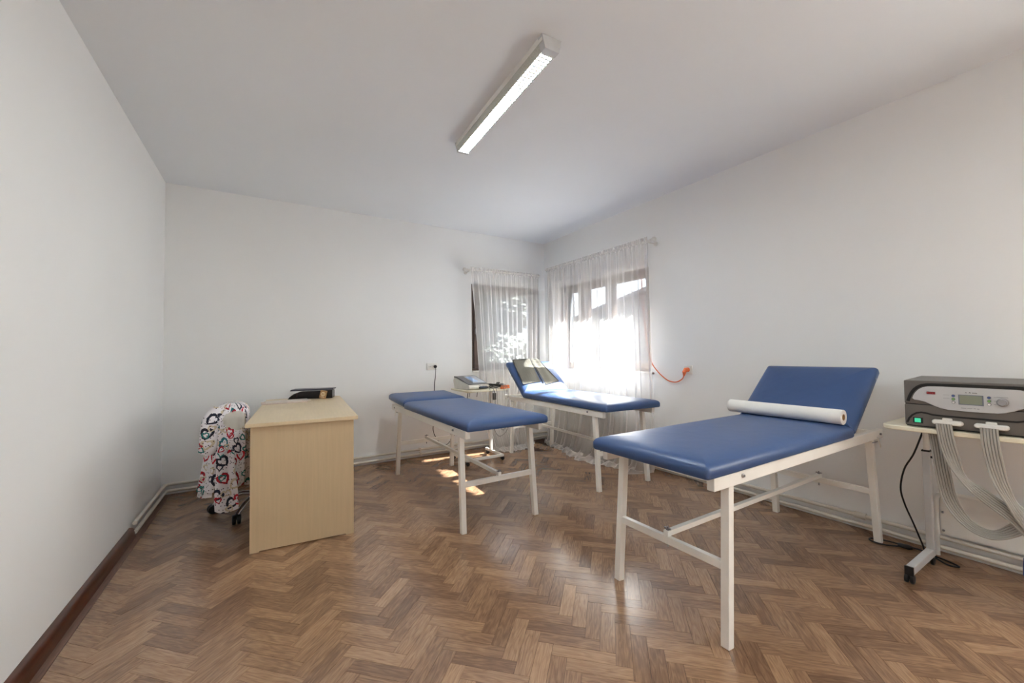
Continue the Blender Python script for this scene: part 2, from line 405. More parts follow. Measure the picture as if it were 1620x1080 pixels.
def plank_mesh(name, pls):
    bm = new(); uvl = bm.loops.layers.uv.new('grain'); tl = bm.faces.layers.float.new('tone')
    for pl in pls:
        tone = random.betavariate(2.0, 2.4); top = [bm.verts.new((a[0], a[1], 0)) for a in pl]; bot = [bm.verts.new((a[0], a[1], -.0045)) for a in pl]
        fs = [(bm.faces.new(top), pl)]
        n = len(pl)
        for k in range(n): fs.append((bm.faces.new((bot[k], bot[(k+1) % n], top[(k+1) % n], top[k])), [pl[k], pl[(k+1) % n], pl[(k+1) % n], pl[k]]))
        for f, src in fs:
            f[tl] = tone
            for lp, s in zip(f.loops, src): lp[uvl].uv = (s[2], s[3])
    return obj(name, bm, M_FLOOR, floor)
for pl in planks[:300]: plank_mesh('plank', [pl])
rest = plank_mesh('herringbone_planks', planks[300:]); rest['kind'] = 'stuff'

# heating pipes at the foot of the walls -------------------------------------------------
for k, (zz, off, yl, lab) in enumerate(((.088, .028, 3.52, 'upper white heating pipe running round the room along the walls'), (.036, .034, 3.50, 'lower white heating pipe running round the room just above the floor'))):
    o_ = off
    t = thing('heating_pipe', lab, 'pipe', (o_, yl, zz), 0, 'heating pipes')
    def w(bm, o_=o_, yl=yl, zz=zz):
        pts = [(-o_-.0, 0, 0), (0, 0, 0), (0, RD-o_-yl-.02, 0), (.02, RD-o_-yl, 0), (RW-2*o_-.02, RD-o_-yl, 0), (RW-2*o_, RD-o_-yl-.02, 0), (RW-2*o_, FRONT-yl+.1, 0)]
        tube(bm, pts[1:], .0125, 10)
    P(w, 'pipe', M_PIPE, t, smooth=True)
    ys = [2.36, 1.05] if k == 0 else [2.30]
    for yy in ys:
        P(lambda bm, yy=yy: tube(bm, [(RW-2*o_, yy-yl-.03, 0), (RW-2*o_, yy-yl+.03, 0)], .02, 10), 'coupling', M_PIPE, t, smooth=True)
    for xx in (.9, 2.2, 3.3):
        P(lambda bm, xx=xx: box(bm, (xx-.008, RD-o_-yl-.017, -.017), (xx+.008, RD-yl-.001, .017)), 'pipe_clip', M_PIPE, t)

# ------------------------------------------------------------------ fluorescent ceiling light
def ceiling_light(label, loc, rz):
    lt = thing('ceiling_light', label, 'ceiling light', loc, rz, 'fluorescent ceiling lights')
    LL = 1.115
    P(lambda bm: prism(bm, [(-.056, 0), (-.052, -.026), (.052, -.026), (.056, 0)], -LL/2+.004, LL/2-.004, lambda a, b, h: (a, h, b)), 'housing', M_WHITE, lt)
    m_side = mat('prismatic_acrylic', (196, 198, 190), rough=.25, vary=.12, scale=160, bump=.8, bscale=120)
    for s in (-1, 1):
        P(lambda bm, s=s: prism(bm, [(s*.051, -.026), (s*.048, -.026), (s*.036, -.060), (s*.039, -.060)], -LL/2+.012, LL/2-.012, lambda a, b, h: (a, h, b)), 'side_diffuser', m_side, lt)
    m_lens = mat('lit_lens', (250, 252, 245), emit=(.94, 1.0, 1.0), estr=LENS)
    P(lambda bm: box(bm, (-.0345, -LL/2+.042, -.0575), (.0345, LL/2-.03, -.0555)), 'lit_lens', m_lens, lt)
    m_louv = mat('louvre_white', (214, 218, 212), rough=.4)
    for x in (-.0355, -.0118, .0118, .0355): P(lambda bm, x=x: box(bm, (x-.0034, -LL/2+.036, -.0588), (x+.0034, LL/2-.024, -.0580)), 'louvre_rail', m_louv, lt)
    n = 46
    for k in range(n+1):
        y = -LL/2+.044+(LL-.076)*k/n; P(lambda bm, y=y: box(bm, (-.0325, y-.0050, -.0586), (.0325, y+.0050, -.0579)), 'louvre_bar', m_louv, lt)
    m_cap = mat('end_cap_grey', (198, 200, 202), rough=.4)
    P(lambda bm: prism(bm, [(-.057, 0), (-.041, -.065), (.041, -.065), (.057, 0)], -LL/2-.004, -LL/2+.0355, lambda a, b, h: (a, h, b)), 'end_cap', m_cap, lt, bevel=.002)
    P(lambda bm: prism(bm, [(-.057, 0), (-.041, -.065), (.041, -.065), (.057, 0)], LL/2-.0235, LL/2+.004, lambda a, b, h: (a, h, b)), 'end_cap', m_cap, lt, bevel=.002)

LENS = 46.0
ceiling_light('long slim white fluorescent ceiling light with lit louvre grid above the beds', (1.931, 2.043, RH-.001), math.radians(-2))
ceiling_light('added unseen slim fluorescent fill light behind the camera', (1.931, -.55, RH-.001), math.radians(-2))  # unseen twin of the lamp, added to brighten the lower right wall

# ------------------------------------------------------------------ treatment beds
def make_bed(name, label, loc, rz, head_deg, rear=1.68, group='blue treatment beds'):
    b = thing(name, label, 'treatment bed', loc, rz, group)
    def pad(bm, L, Wd, Th, M):
        ring_solid(bm, L, Wd, .016, [(.03, 0), (.006, .002), (0, .010), (0, .036), (.004, .045), (.012, .053), (.028, .061), (.055, .0675), (.10, .072), (.16, .074), (.25, .0745)], M, seg=5)
    P(lambda bm: pad(bm, 1.345, .62, .066, T(.6725, 0, .668)), 'seat_cushion', M_BLUE, b, smooth=True)
    HM = T(1.352, 0, .672) @ R(-math.radians(head_deg), 'Y')
    hc = P(lambda bm: pad(bm, .52, .62, .066, HM @ T(.262, 0, .006)), 'head_cushion', M_BLUE, b, smooth=True)
    P(lambda bm: box(bm, (.02, -.295, -.006), (.51, .295, .004), HM), 'base_board', M_FRAME, hc)
    for s in (-1, 1):
        def scr(bm, s=s): lathe(bm, [(.007, -.001), (.007, .002), (.004, .003)], HM @ T(.44, s*.311, .03) @ R(-s*PI/2, 'X'), 10)
        P(scr, 'screw', M_STEEL, hc, smooth=True)
    for s in (-1, 1):
        P(lambda bm, s=s: box(bm, (.06, s*.28-.016, .614), (1.80, s*.28+.016, .665)), 'side_rail', M_FRAME, b, bevel=.003)
        P(lambda bm, s=s: lathe(bm, [(.009, 0), (.009, .003), (.005, .005), (.005, .009)], T(.255, s*.296, .645) @ R(-s*PI/2, 'X'), 10), 'bolt', M_STEEL, b, smooth=True)
    for x in (.42, 1.35):
        P(lambda bm, x=x: box(bm, (x-.015, -.264, .634), (x+.015, .264, .662)), 'end_rail', M_FRAME, b, bevel=.003)
    for xb, xt in ((.14, .185), (rear, rear-.055)):
        for s in (-1, 1):
            P(lambda bm, s=s, xb=xb, xt=xt: bar(bm, (xb, s*.28, .0), (xt, s*.272, .6135), .035, .035, up=(1, 0, 0)), 'leg', M_FRAME, b, bevel=.003)
    for x in (.16, rear-.027):
        P(lambda bm, x=x: box(bm, (x-.0125, -.262, .285), (x+.0125, .262, .318)), 'cross_stretcher', M_FRAME, b, bevel=.002)
    P(lambda bm: box(bm, (.15, -.0125, .318), (rear-.015, .0125, .342)), 'long_stretcher', M_FRAME, b, bevel=.002)
    for x in (.165, rear-.03):
        def wing(bm, x=x):
            lathe(bm, [(.008, .342), (.008, .348), (.004, .350), (.004, .358)], T(x, 0, 0), 10); box(bm, (x-.004, -.016, .346), (x+.004, .016, .352))
        P(wing, 'wing_nut', M_STEEL, b)
        P(lambda bm, x=x: lathe(bm, [(.005, .268), (.005, .285)], T(x, 0, 0), 8), 'bolt_end', M_STEEL, b)
    if head_deg > 10:
        a = HM @ Vector((.30, 0, -.006))
        P(lambda bm: bar(bm, a, (1.72, 0, .66), .03, .02), 'support_strut', M_FRAME, b)
    P(lambda bm: box(bm, (1.705, -.264, .634), (1.735, .264, .660)), 'end_rail', M_FRAME, b, bevel=.003)
    for s in (-1, 1):
        P(lambda bm, s=s: bar(bm, (rear-.012, s*.298, .632), (rear+.035, s*.298, .56), .004, .010), 'catch_arm', M_FRAME, b)
        P(lambda bm, s=s: tube(bm, [(rear-.10, s*.302, .606), (rear-.03, s*.302, .604)], .003, 6), 'catch_rod', M_STEEL, b)
        P(lambda bm, s=s: lathe(bm, [(.006, 0), (.006, .008)], T(rear+.035, s*.2965, .64) @ R(-s*PI/2, 'X'), 8), 'catch_knob', M_STEEL, b)
    return b
make_bed('treatment_bed', 'blue treatment bed in the foreground with raised headrest carrying a paper roll', (2.145, 1.205, 0), 0, 39, rear=1.715)
make_bed('treatment_bed', 'blue treatment bed lying flat between the desk and the small trolley', (2.115, 2.25, 0), PI/2, 3, rear=1.655)
make_bed('treatment_bed', 'blue treatment bed beside the curtained window with grey mesh pad on raised headrest', (3.375, 2.325, 0), PI/2+math.radians(-3.0), 41, rear=1.665)

# paper roll on the near bed
pr = thing('paper_roll', 'white paper roll lying across the foreground bed', 'paper roll', (3.43, 1.235, .742))
def roll(bm):
    M_ = T(0, -.315, .040) @ R(-PI/2, 'X')
    lathe(bm, [(.0175, .63), (.0175, .0), (.0395, .0), (.0405, .002), (.0405, .628), (.0395, .63)], M_, 32, close=False)
    lathe(bm, [(.0395, .63), (.0175, .63)], M_, 32, close=False)
P(roll, 'paper', mat('paper_white', (238, 237, 232), rough=.8, vary=.015), pr, smooth=True)
P(lambda bm: lathe(bm, [(.014, .0), (.0175, .0), (.0175, .631), (.014, .631), (.014, 0)], T(0, -.3155, .040) @ R(-PI/2, 'X'), 24, close=False), 'cardboard_core', mat('kraft', (176, 138, 92), rough=.8), pr, smooth=True)
pr.rotation_euler = (0, 0, math.radians(-1.5))

# grey mesh pad on the far bed's headrest
_fb = T(3.375, 2.325, 0) @ R(PI/2+math.radians(-3.0), 'Z') @ T(1.352, 0, .672) @ R(-math.radians(41), 'Y')
mp_ = thing('mesh_pad', 'grey mesh pad folded on the headrest of the bed by the window', 'pad', (0, 0, 0))
m_mesh = mat('grey_mesh_cloth', (100, 97, 87), rough=.9, vary=.25, scale=300)
def mesh_panel(bm, p00, p10, p11, p01):
    def f(u, v, dz):
        a = Vector(p00).lerp(Vector(p10), u); b_ = Vector(p01).lerp(Vector(p11), u); q = a.lerp(b_, v)
        return _fb @ Vector((q.x, q.y, .0795+dz+.003*math.sin(9*u+4*v)))
    A = grid(bm, 10, 8, lambda u, v: f(u, v, .004)); B = grid(bm, 10, 8, lambda u, v: f(u, v, .0))
    for seq in ([(j, 0) for j in range(8)], [(j, 9) for j in range(8)], [(0, i) for i in range(10)], [(7, i) for i in range(10)]):
        for a, b_ in zip(seq, seq[1:]): bm.faces.new((A[a[0]][a[1]], A[b_[0]][b_[1]], B[b_[0]][b_[1]], B[a[0]][a[1]]))
P(lambda bm: mesh_panel(bm, (.52, .235, 0), (.535, -.01, 0), (.15, .03, 0), (.12, .27, 0)), 'mesh_panel', m_mesh, mp_)
P(lambda bm: mesh_panel(bm, (.535, -.015, 0), (.53, -.12, 0), (.14, -.215, 0), (.10, -.02, 0)), 'mesh_panel', m_mesh, mp_)
m_edge = mat('dark_binding', (52, 50, 48), rough=.8)
P(lambda bm: [bar(bm, _fb @ Vector(a + (.083,)), _fb @ Vector(b_ + (.083,)), .012, .005, up=_fb.to_3x3() @ Vector((0, 0, 1))) for a, b_ in (((.52, .235), (.535, -.012)), ((.52, .235), (.12, .27)), ((.12, .27), (.15, .03)), ((.535, -.012), (.53, -.12)), ((.53, -.12), (.14, -.215)), ((.14, -.215), (.10, -.02)), ((.535, -.012), (.12, .005)))], 'binding', m_edge, mp_)

# ------------------------------------------------------------------ desk
DK = math.radians(-4)
dk = thing('desk', 'light maple desk standing lengthways against the back wall', 'desk', (.955, 2.80, 0), DK)
P(lambda bm: box(bm, (-.31, -.012, .737), (.31, 1.50, .759)), 'desktop', M_MAPLE_T, dk, bevel=.002)
def side(bm, y0):
    prism(bm, [(-.285, 0), (-.24, 0), (-.235, .007), (.235, .007), (.24, 0), (.285, 0), (.285, .7365), (-.285, .7365)], y0, y0+.018, lambda a, b, h: (a, h, b))
P(lambda bm: side(bm, .010), 'side_panel', M_MAPLE, dk, bevel=.001)
P(lambda bm: side(bm, 1.46), 'side_panel', M_MAPLE, dk, bevel=.001)
P(lambda bm: box(bm, (.235, .0285, .25), (.253, 1.4595, .7365)), 'modesty_panel', M_MAPLE, dk)
# things on the desk (desk frame)
def on_desk(x, y, z=.7595):
    v = Matrix.Rotation(DK, 4, 'Z') @ Vector((x, y, 0)); return (.955+v.x, 2.80+v.y, z)
mg = thing('magazine', 'thin pinkish white stack of papers lying on the desk', 'papers', on_desk(-.13, 1.13), DK+math.radians(6))
m_pap = mat('printed_paper', (205, 186, 174), rough=.6, vary=.2, scale=22)
P(lambda bm: box(bm, (-.19, -.07, 0), (.15, .12, .006)), 'sheet', m_pap, mg)
P(lambda bm: box(bm, (-.16, -.055, .0062), (.17, .13, .011), R(math.radians(3), 'Z')), 'sheet', mat('printed_paper_pale', (216, 205, 194), rough=.6, vary=.12, scale=30), mg)
cs = thing('black_case', 'black glossy curved case standing at the far end of the desk', 'case', on_desk(.06, 1.40), DK-math.radians(14))
m_gloss = mat('gloss_black', (16, 14, 18), rough=.2)
P(lambda bm: prism(bm, [(-.19, 0), (-.175, .02), (-.14, .048), (-.09, .066), (.19, .074), (.19, 0)], -.06, .06, lambda a, b, h: (a, h, b)), 'body', m_gloss, cs, bevel=.004)
P(lambda bm: box(bm, (-.12, -.062, .018), (-.108, .062, .056)), 'strap', mat('brown_strap', (60, 36, 30), rough=.5), cs)
P(lambda bm: prism(bm, [(-.17, .078), (.20, .084), (.20, .096), (-.16, .092)], -.065, .07, lambda a, b, h: (a, h, b-.004)), 'top_tray', mat('slate_plastic', (58, 62, 76), rough=.35), cs, bevel=.003)
cd = thing('small_box', 'small tan box with round emblem leaning on the black case', 'box', on_desk(.145, 1.285), DK-math.radians(18))
TL = R(math.radians(-14), 'X') @ R(math.radians(9), 'Y')
P(lambda bm: box(bm, (-.028, -.008, 0.004), (.028, .008, .076), TL), 'body', mat('tan_card', (176, 136, 92), rough=.6), cd, bevel=.001)
P(lambda bm: lathe(bm, [(.019, 0), (.019, .001), (.013, .001), (.013, .0)], TL @ T(0, -.008, .042) @ R(PI/2, 'X'), 24, close=False), 'emblem', mat('cream_print', (236, 222, 186), rough=.6), cd)
P(lambda bm: (box(bm, (-.003, -.0095, .032), (.003, -.008, .052), TL), box(bm, (-.016, -.0095, .012), (.016, -.008, .017), TL)), 'print', mat('cream_print', (236, 222, 186)), cd)

# ------------------------------------------------------------------ office chair with printed tunic
ch = thing('office_chair', 'white office chair on chrome star base pushed under the desk', 'chair', (.724, 3.663, 0), 0)
A0 = math.atan2(-.278, -.145)
P(lambda bm: lathe(bm, [(.035, .075), (.045, .08), (.045, .12), (.03, .13), (.025, .14), (.025, .25), (.018, .25), (.018, .42)], None, 20), 'gas_column', M_CHROME, ch, smooth=True)
for k in range(5):
    a = A0+k*2*PI/5; ca, sa = math.cos(a), math.sin(a)
    lg = P(lambda bm: tube(bm, [(.03*ca, .03*sa, .115), (.12*ca, .12*sa, .125), (.22*ca, .22*sa, .105), (.29*ca, .29*sa, .075), (.305*ca, .305*sa, .062)], [.02, .019, .017, .015, .013], 10), 'base_leg', M_CHROME, ch, smooth=True)
    def cst(bm, ca=ca, sa=sa, a=a):
        for s in (-1, 1):
            M_ = T(.312*ca, .312*sa, .0332) @ R(a+.5, 'Z') @ T(0, s*.014, 0) @ R(PI/2, 'X')
            lathe(bm, [(.014, -.012), (.031, -.010), (.033, 0), (.031, .010), (.014, .012)], M_, 18)
        lathe(bm, [(.01, .03), (.02, .045), (.016, .06), (.006, .066)], T(.308*ca, .308*sa, 0), 12)
    P(cst, 'caster', M_BLACK, lg, smooth=True)
P(lambda bm: ring_solid(bm, .46, .46, .09, [(.04, .42), (.005, .43), (0, .45), (.004, .475), (.03, .492), (.09, .497)], T(.03, 0, 0), seg=6), 'seat', M_WHITE, ch, smooth=True)
def backr(bm):
    ring_solid(bm, .42, .60, .10, [(.03, -.03), (.004, -.02), (0, 0), (0, .05), (.004, .065), (.03, .075)], T(-.205, 0, .57) @ R(math.radians(-6), 'Y') @ R(PI/2, 'Y') @ R(0, 'Z') @ T(0, 0, -.02), seg=6)
P(backr, 'backrest', M_WHITE, ch, smooth=True)
P(lambda bm: tube(bm, [(-.02, 0, .43), (-.17, 0, .43), (-.215, 0, .47), (-.235, 0, .60)], .016, 10, smooth=4), 'back_bracket', M_CHROME, ch, smooth=True)
for s in (-1, 1):
    P(lambda bm, s=s: tube(bm, [(-.10, s*.235, .60), (-.05, s*.24, .645), (.06, s*.24, .65), (.13, s*.235, .62)], [.018, .024, .024, .018], 10, smooth=4), 'armrest', M_WHITE, ch, smooth=True)
    P(lambda bm, s=s: tube(bm, [(.03, s*.235, .63), (.04, s*.235, .50), (.03, s*.20, .45)], .012, 8, smooth=4), 'arm_post', M_CHROME, ch, smooth=True)

def mat_hearts():
    m, n, l, p = nt('heart_print_cotton'); p.inputs['Roughness'].default_value = .85
    uv = n.new('ShaderNodeUVMap'); uv.uv_map = 'UVMap'
    def math_(op, a, b=None, c=None):
        x = n.new('ShaderNodeMath'); x.operation = op
        for i, v in enumerate((a, b, c)):
            if v is None: continue
            if isinstance(v, (int, float)): x.inputs[i].default_value = v
            else: l.new(v, x.inputs[i])
        return x.outputs[0]
    base = lin((232, 228, 232)); cur = None
    def layer(scale, offx, size, width, cols, prev, rnd=.6):
        mp = n.new('ShaderNodeMapping'); mp.inputs['Scale'].default_value = (scale, scale, 1); mp.inputs['Location'].default_value = (offx, offx*.37, 0)
        l.new(uv.outputs[0], mp.inputs[0])
        dn = n.new('ShaderNodeTexNoise'); dn.inputs['Scale'].default_value = 5; l.new(mp.outputs[0], dn.inputs['Vector'])
        vo = n.new('ShaderNodeTexVoronoi'); vo.voronoi_dimensions = '2D'; vo.inputs['Scale'].default_value = 1; vo.inputs['Randomness'].default_value = rnd
        l.new(mp.outputs[0], vo.inputs['Vector'])
        sb = n.new('ShaderNodeVectorMath'); sb.operation = 'SUBTRACT'; l.new(mp.outputs[0], sb.inputs[0]); l.new(vo.outputs['Position'], sb.inputs[1])
        sc = n.new('ShaderNodeSeparateColor'); l.new(vo.outputs['Color'], sc.inputs[0])
        an = math_('MULTIPLY', math_('SUBTRACT', sc.outputs[0], .5), 1.9)
        rt = n.new('ShaderNodeVectorRotate'); rt.rotation_type = 'Z_AXIS'; l.new(sb.outputs[0], rt.inputs['Vector']); l.new(an, rt.inputs['Angle'])
        se = n.new('ShaderNodeSeparateXYZ'); l.new(rt.outputs[0], se.inputs[0])
        nz = math_('MULTIPLY', math_('SUBTRACT', dn.outputs['Fac'], .5), .22)
        x = math_('ADD', math_('DIVIDE', se.outputs['X'], size), nz); y = math_('SUBTRACT', math_('ADD', math_('DIVIDE', se.outputs['Y'], size), nz), -.05)
        # heart: x^2 + (y - 0.6*sqrt|x|)^2 = 1
        yy = math_('SUBTRACT', y, math_('MULTIPLY', math_('SQRT', math_('ABSOLUTE', x)), .75))
        rr = math_('SQRT', math_('ADD', math_('MULTIPLY', x, x), math_('MULTIPLY', yy, yy)))
        dd = math_('ABSOLUTE', math_('SUBTRACT', rr, 1.0))
        wv = math_('MULTIPLY_ADD', dn.outputs['Fac'], width*1.6, width*.2)
        mk = math_('LESS_THAN', dd, wv)
        rp = n.new('ShaderNodeValToRGB'); rp.color_ramp.interpolation = 'CONSTANT'; e = rp.color_ramp.elements
        for i, c in enumerate(cols):
            if i < 2: e[i].position = i/len(cols); e[i].color = lin(c)
            else: k_ = e.new(i/len(cols)); k_.color = lin(c)
        l.new(sc.outputs[1], rp.inputs[0])
        mx = n.new('ShaderNodeMixRGB'); l.new(mk, mx.inputs[0])
        if prev is None: mx.inputs[1].default_value = base
        else: l.new(prev, mx.inputs[1])
        l.new(rp.outputs[0], mx.inputs[2]); return mx.outputs[0]
    cols = [(30, 36, 58), (176, 30, 48), (32, 122, 118), (26, 30, 48), (34, 110, 120), (196, 40, 56), (206, 192, 168)]
    c1 = layer(10.4, 3.3, .28, .27, cols, None, .75)
    c2 = layer(12.5, 9.1, .20, .28, [(206, 192, 168), (30, 36, 58), (32, 122, 118), (176, 30, 48), (206, 192, 168)], c1, .9)
    mp = n.new('ShaderNodeMapping'); mp.inputs['Scale'].default_value = (42, 42, 1); l.new(uv.outputs[0], mp.inputs[0])
    vo = n.new('ShaderNodeTexVoronoi'); vo.voronoi_dimensions = '2D'; vo.inputs['Scale'].default_value = 1; l.new(mp.outputs[0], vo.inputs['Vector'])
    mk = math_('LESS_THAN', vo.outputs['Distance'], .13)
    mx = n.new('ShaderNodeMixRGB'); l.new(mk, mx.inputs[0]); l.new(c2, mx.inputs[1]); mx.inputs[2].default_value = lin((60, 44, 60))
    l.new(mx.outputs[0], p.inputs['Base Color'])
    return m
M_HEART = mat_hearts()
tn = thing('printed_tunic', 'white tunic printed with coloured doodle hearts hung over the office chair back', 'tunic', (.545, 3.52, .828))
def cloth_uv(o, fn):
    me = o.data; lay = me.uv_layers.new(name='UVMap')
    for lp in me.loops: lay.data[lp.index].uv = fn(me.vertices[lp.vertex_index].co)
# body: rounded sack over the backrest; angle th from the room-left side round the front
def tunic(bm, inner=False):
    prof = [(.0, .030, .09), (-.006, .055, .12), (-.02, .082, .15), (-.05, .098, .178), (-.10, .106, .196), (-.18, .112, .205), (-.28, .122, .212), (-.38, .128, .216), (-.46, .134, .218), (-.53, .139, .220), (-.56, .141, .221)]
    nu = 150
    def f(u, v):
        x = v*(len(prof)-1); i = min(int(x), len(prof)-2); t = x-i
        z = prof[i][0]+(prof[i+1][0]-prof[i][0])*t; a = prof[i][1]+(prof[i+1][1]-prof[i][1])*t; b = prof[i][2]+(prof[i+1][2]-prof[i][2])*t
        th = 2*PI*u; c, s = math.cos(th), math.sin(th); e = .62
        X = a*math.copysign(abs(c)**e, c); Y = b*math.copysign(abs(s)**e, s)
        fold = (math.sin(7*th+1.2+2*v)+.6*math.sin(12*th-1.0))*.010*min(1, v*2.2)
        sway = -.02*v*v*3
        return (X*(1+fold/.12)+sway*.6, Y*(1+fold/.2), z+.012*math.sin(5*th)*max(0, v-.8)*5-.0*u)
    def skip(u, v):
        return ((u-.790)/.072)**2+((v-.375)/.10)**2 < 1
    if inner:
        grid(bm, 24, 24, lambda u, v: Vector(f(.69+.2*u, .24+.27*v))*.955)
        return
    V = grid(bm, nu, 70, f, wrap=True, skip=skip)
    bm.faces.new(V[0][::-1])
bs = P(lambda bm: tunic(bm, True), 'backrest_edge', mat('grey_white_shell', (206, 202, 192), rough=.5), ch, smooth=True); bs.location = Vector((.545, 3.52, .828))-Vector((.724, 3.663, 0))
o = P(tunic, 'tunic_body', M_HEART, tn, smooth=True)
cloth_uv(o, lambda c: (math.atan2(c.y*.6, c.x)*.17+c.x*.1, c.z*1.0))
# long front panel hanging low, and a sleeve on the outer side
def panel(bm):
    def f(u, v):
        z = -.30-.385*v-.02*math.sin(3*u); w = .052+.012*v-.004*math.sin(6*v)
        x = -.026+(u-.5)*2*w+.012*v; y = -.238-.012*math.sin(u*PI*2.2+.6)-.012*v+.018*abs(u-.5)*2
        return (x, y, z)
    grid(bm, 18, 24, f)
o = P(panel, 'front_panel', M_HEART, tn, smooth=True); cloth_uv(o, lambda c: (c.x*.95+.4, c.z))
def sleeve(bm):
    pts = [(-.07, -.15, -.035), (-.105, -.185, -.09), (-.115, -.205, -.17), (-.118, -.215, -.26), (-.128, -.21, -.30)]
    tube(bm, pts, [.042, .048, .050, .050, .046], 18, smooth=4)
o = P(sleeve, 'sleeve', M_HEART, tn, smooth=True); cloth_uv(o, lambda c: (c.x*.9+.13, c.z*1.0+.2))
def hemp(bm):
    def f(u, v):
        th = PI*(.62+.75*u); z = -.54-.075*v
        return (.140*math.cos(th)-.040-.01*v+.008*math.sin(9*th), .225*math.sin(th)+.008*math.cos(9*th), z-.02*math.sin(4*u))
    grid(bm, 30, 6, f)
o = P(hemp, 'hem', M_HEART, tn, smooth=True); cloth_uv(o, lambda c: (math.atan2(c.y*.6, c.x)*.17+c.x*.1, c.z*1.0))

# ------------------------------------------------------------------ pressotherapy unit on its trolley (right)
tr = thing('equipment_trolley', 'white single-column trolley table under the grey therapy unit', 'trolley', (3.80, .69, 0))
P(lambda bm: ring_solid(bm, .43, .70, .06, [(.003, .733), (0, .736), (0, .752), (.003, .755)], T(-.065, -.24, 0), seg=6), 'table_top', M_CREAM, tr, smooth=True)
m_alu = mat('painted_grey_steel', (202, 204, 206), rough=.35, vary=.03)
P(lambda bm: box(bm, (-.019, -.015, .05), (.019, .015, .60)), 'column', m_alu, tr, bevel=.003)
P(lambda bm: tube(bm, [(0, 0, .58), (0, 0, .733)], .0135, 16), 'inner_tube', M_WHITE, tr, smooth=True)
P(lambda bm: box(bm, (-.0205, -.0165, .594), (.0205, .0165, .602)), 'collar', M_BLACK, tr)
P(lambda bm: (tube(bm, [(0, -.014, .565), (0, -.030, .565)], .006, 8), lathe(bm, [(.010, 0), (.012, .006), (.008, .012)], T(0, -.028, .565) @ R(PI/2, 'X'), 12)), 'clamp_knob', M_BLACK, tr, smooth=True)
P(lambda bm: box(bm, (-.345, -.0155, .040), (.019, .0155, .078)), 'foot_bar', m_alu, tr, bevel=.003)
P(lambda bm: box(bm, (-.356, -.0165, .038), (-.3455, .0165, .080)), 'end_cap', M_BLACK, tr)
for x in (-.335, -.01):
    def cst(bm, x=x):
        for s in (-1, 1): lathe(bm, [(.01, -.008), (.020, -.006), (.021, 0), (.020, .006), (.01, .008)], T(x-.012, s*.011, .0212) @ R(PI/2, 'X'), 16)
        box(bm, (x-.014, -.006, .02), (x+.006, .006, .0395))
    P(cst, 'caster', M_BLACK, tr, smooth=True)

FX, CYM, BZ = 3.55, .475, .7585            # machine front plane, centre y, base z
mu = thing('therapy_unit', 'dark grey therapy unit with silver control panel and small display', 'medical device', (FX, CYM, BZ))
m_body = mat('grey_brown_plastic', (100, 95, 90), rough=.45, vary=.04)
m_dark = mat('dark_groove', (20, 19, 18), rough=.4)
m_silver = mat('silver_panel', (196, 197, 198), rough=.32, vary=.02, metal=.25)
HW = .232
def yz(y, z): return (y-CYM, z-BZ)
def fr(a, b, h): return (-h, a, b)          # front-face plane: h outwards (towards the room)
def body(bm):
    for z0, z1, ins in ((.004, .1095, 0), (.1125, .230, 0)):
        A = [bm.verts.new(p) for p in ((0, -HW+ins, z0), (0, HW-ins, z0), (0, HW-ins, z1), (0, -HW+ins, z1))]
        zt = z1+.012 if z1 > .2 else z1
        B = [bm.verts.new(p) for p in ((.26, -HW+ins+.004, z0), (.26, HW-ins-.004, z0), (.26, HW-ins-.004, zt), (.26, -HW+ins+.004, zt))]
        bm.faces.new(A); bm.faces.new(B[::-1])
        for k in range(4): bm.faces.new((A[k], B[k], B[(k+1) % 4], A[(k+1) % 4]))
P(body, 'body', m_body, mu, bevel=.005)
P(lambda bm: (box(bm, (.003, -HW+.003, .109), (.255, HW-.003, .113)), box(bm, (.004, -HW+.006, 0), (.25, HW-.006, .0045))), 'seam', m_dark, mu)
def sym(pts):                               # mirror an outline given on the left half
    L = [yz(*p) for p in pts]; return L+[(-a, b) for a, b in reversed(L)]
UL = [(.475, .972), (.60, .9725), (.632, .969), (.655, .957), (.672, .937), (.684, .912), (.693, .884)]
def band(bm, pts, wdt, h0, h1):
    """outline band that follows pts (both mirrored sides)"""
    full = [yz(*p) for p in reversed(pts)] + [(-a, b) for a, b in [yz(*p) for p in pts][1:]]
    Q = [Vector((a, b, 0)) for a, b in full]
    for i in range(len(Q)-1):
        d = (Q[i+1]-Q[i]).normalized(); n_ = Vector((-d.y, d.x, 0))*wdt/2
        prism(bm, [(q.x, q.y) for q in (Q[i]-n_-d*.001, Q[i+1]-n_+d*.001, Q[i+1]+n_+d*.001, Q[i]+n_-d*.001)], h0, h1, fr)
UP_O = [(.475, .9715)] + [(.60, .9715), (.622, .9705), (.640, .966), (.655, .957), (.668, .943), (.678, .926), (.686, .906), (.692, .884)]
P(lambda bm: band(bm, UP_O, .013, .0003, .0022), 'upper_groove', m_dark, mu)
LO_O = [(.475, .8215), (.58, .8215), (.605, .8225), (.625, .828), (.645, .8305), (.662, .826), (.678, .814), (.690, .797), (.698, .776)]
P(lambda bm: band(bm, LO_O, .008, .0003, .002), 'lower_groove', m_dark, mu)
pan = [(.475, .963), (.59, .963), (.618, .9615), (.636, .956), (.652, .944), (.664, .928), (.672, .911), (.675, .899), (.668, .892), (.650, .890), (.628, .884), (.600, .869), (.575, .858), (.55, .853), (.51, .852), (.475, .852)]
face = P(lambda bm: prism(bm, sym(pan), .0004, .007, fr), 'control_panel', m_silver, mu, bevel=.002)
def rect(bm, y0, z0, y1, z1, h0, h1): prism(bm, [yz(y0, z0), yz(y1, z0), yz(y1, z1), yz(y0, z1)], h0, h1, fr)
P(lambda bm: rect(bm, .516, .883, .438, .930, .0072, .0085), 'display_bezel', mat('bezel_grey', (110, 116, 128), rough=.4), face)
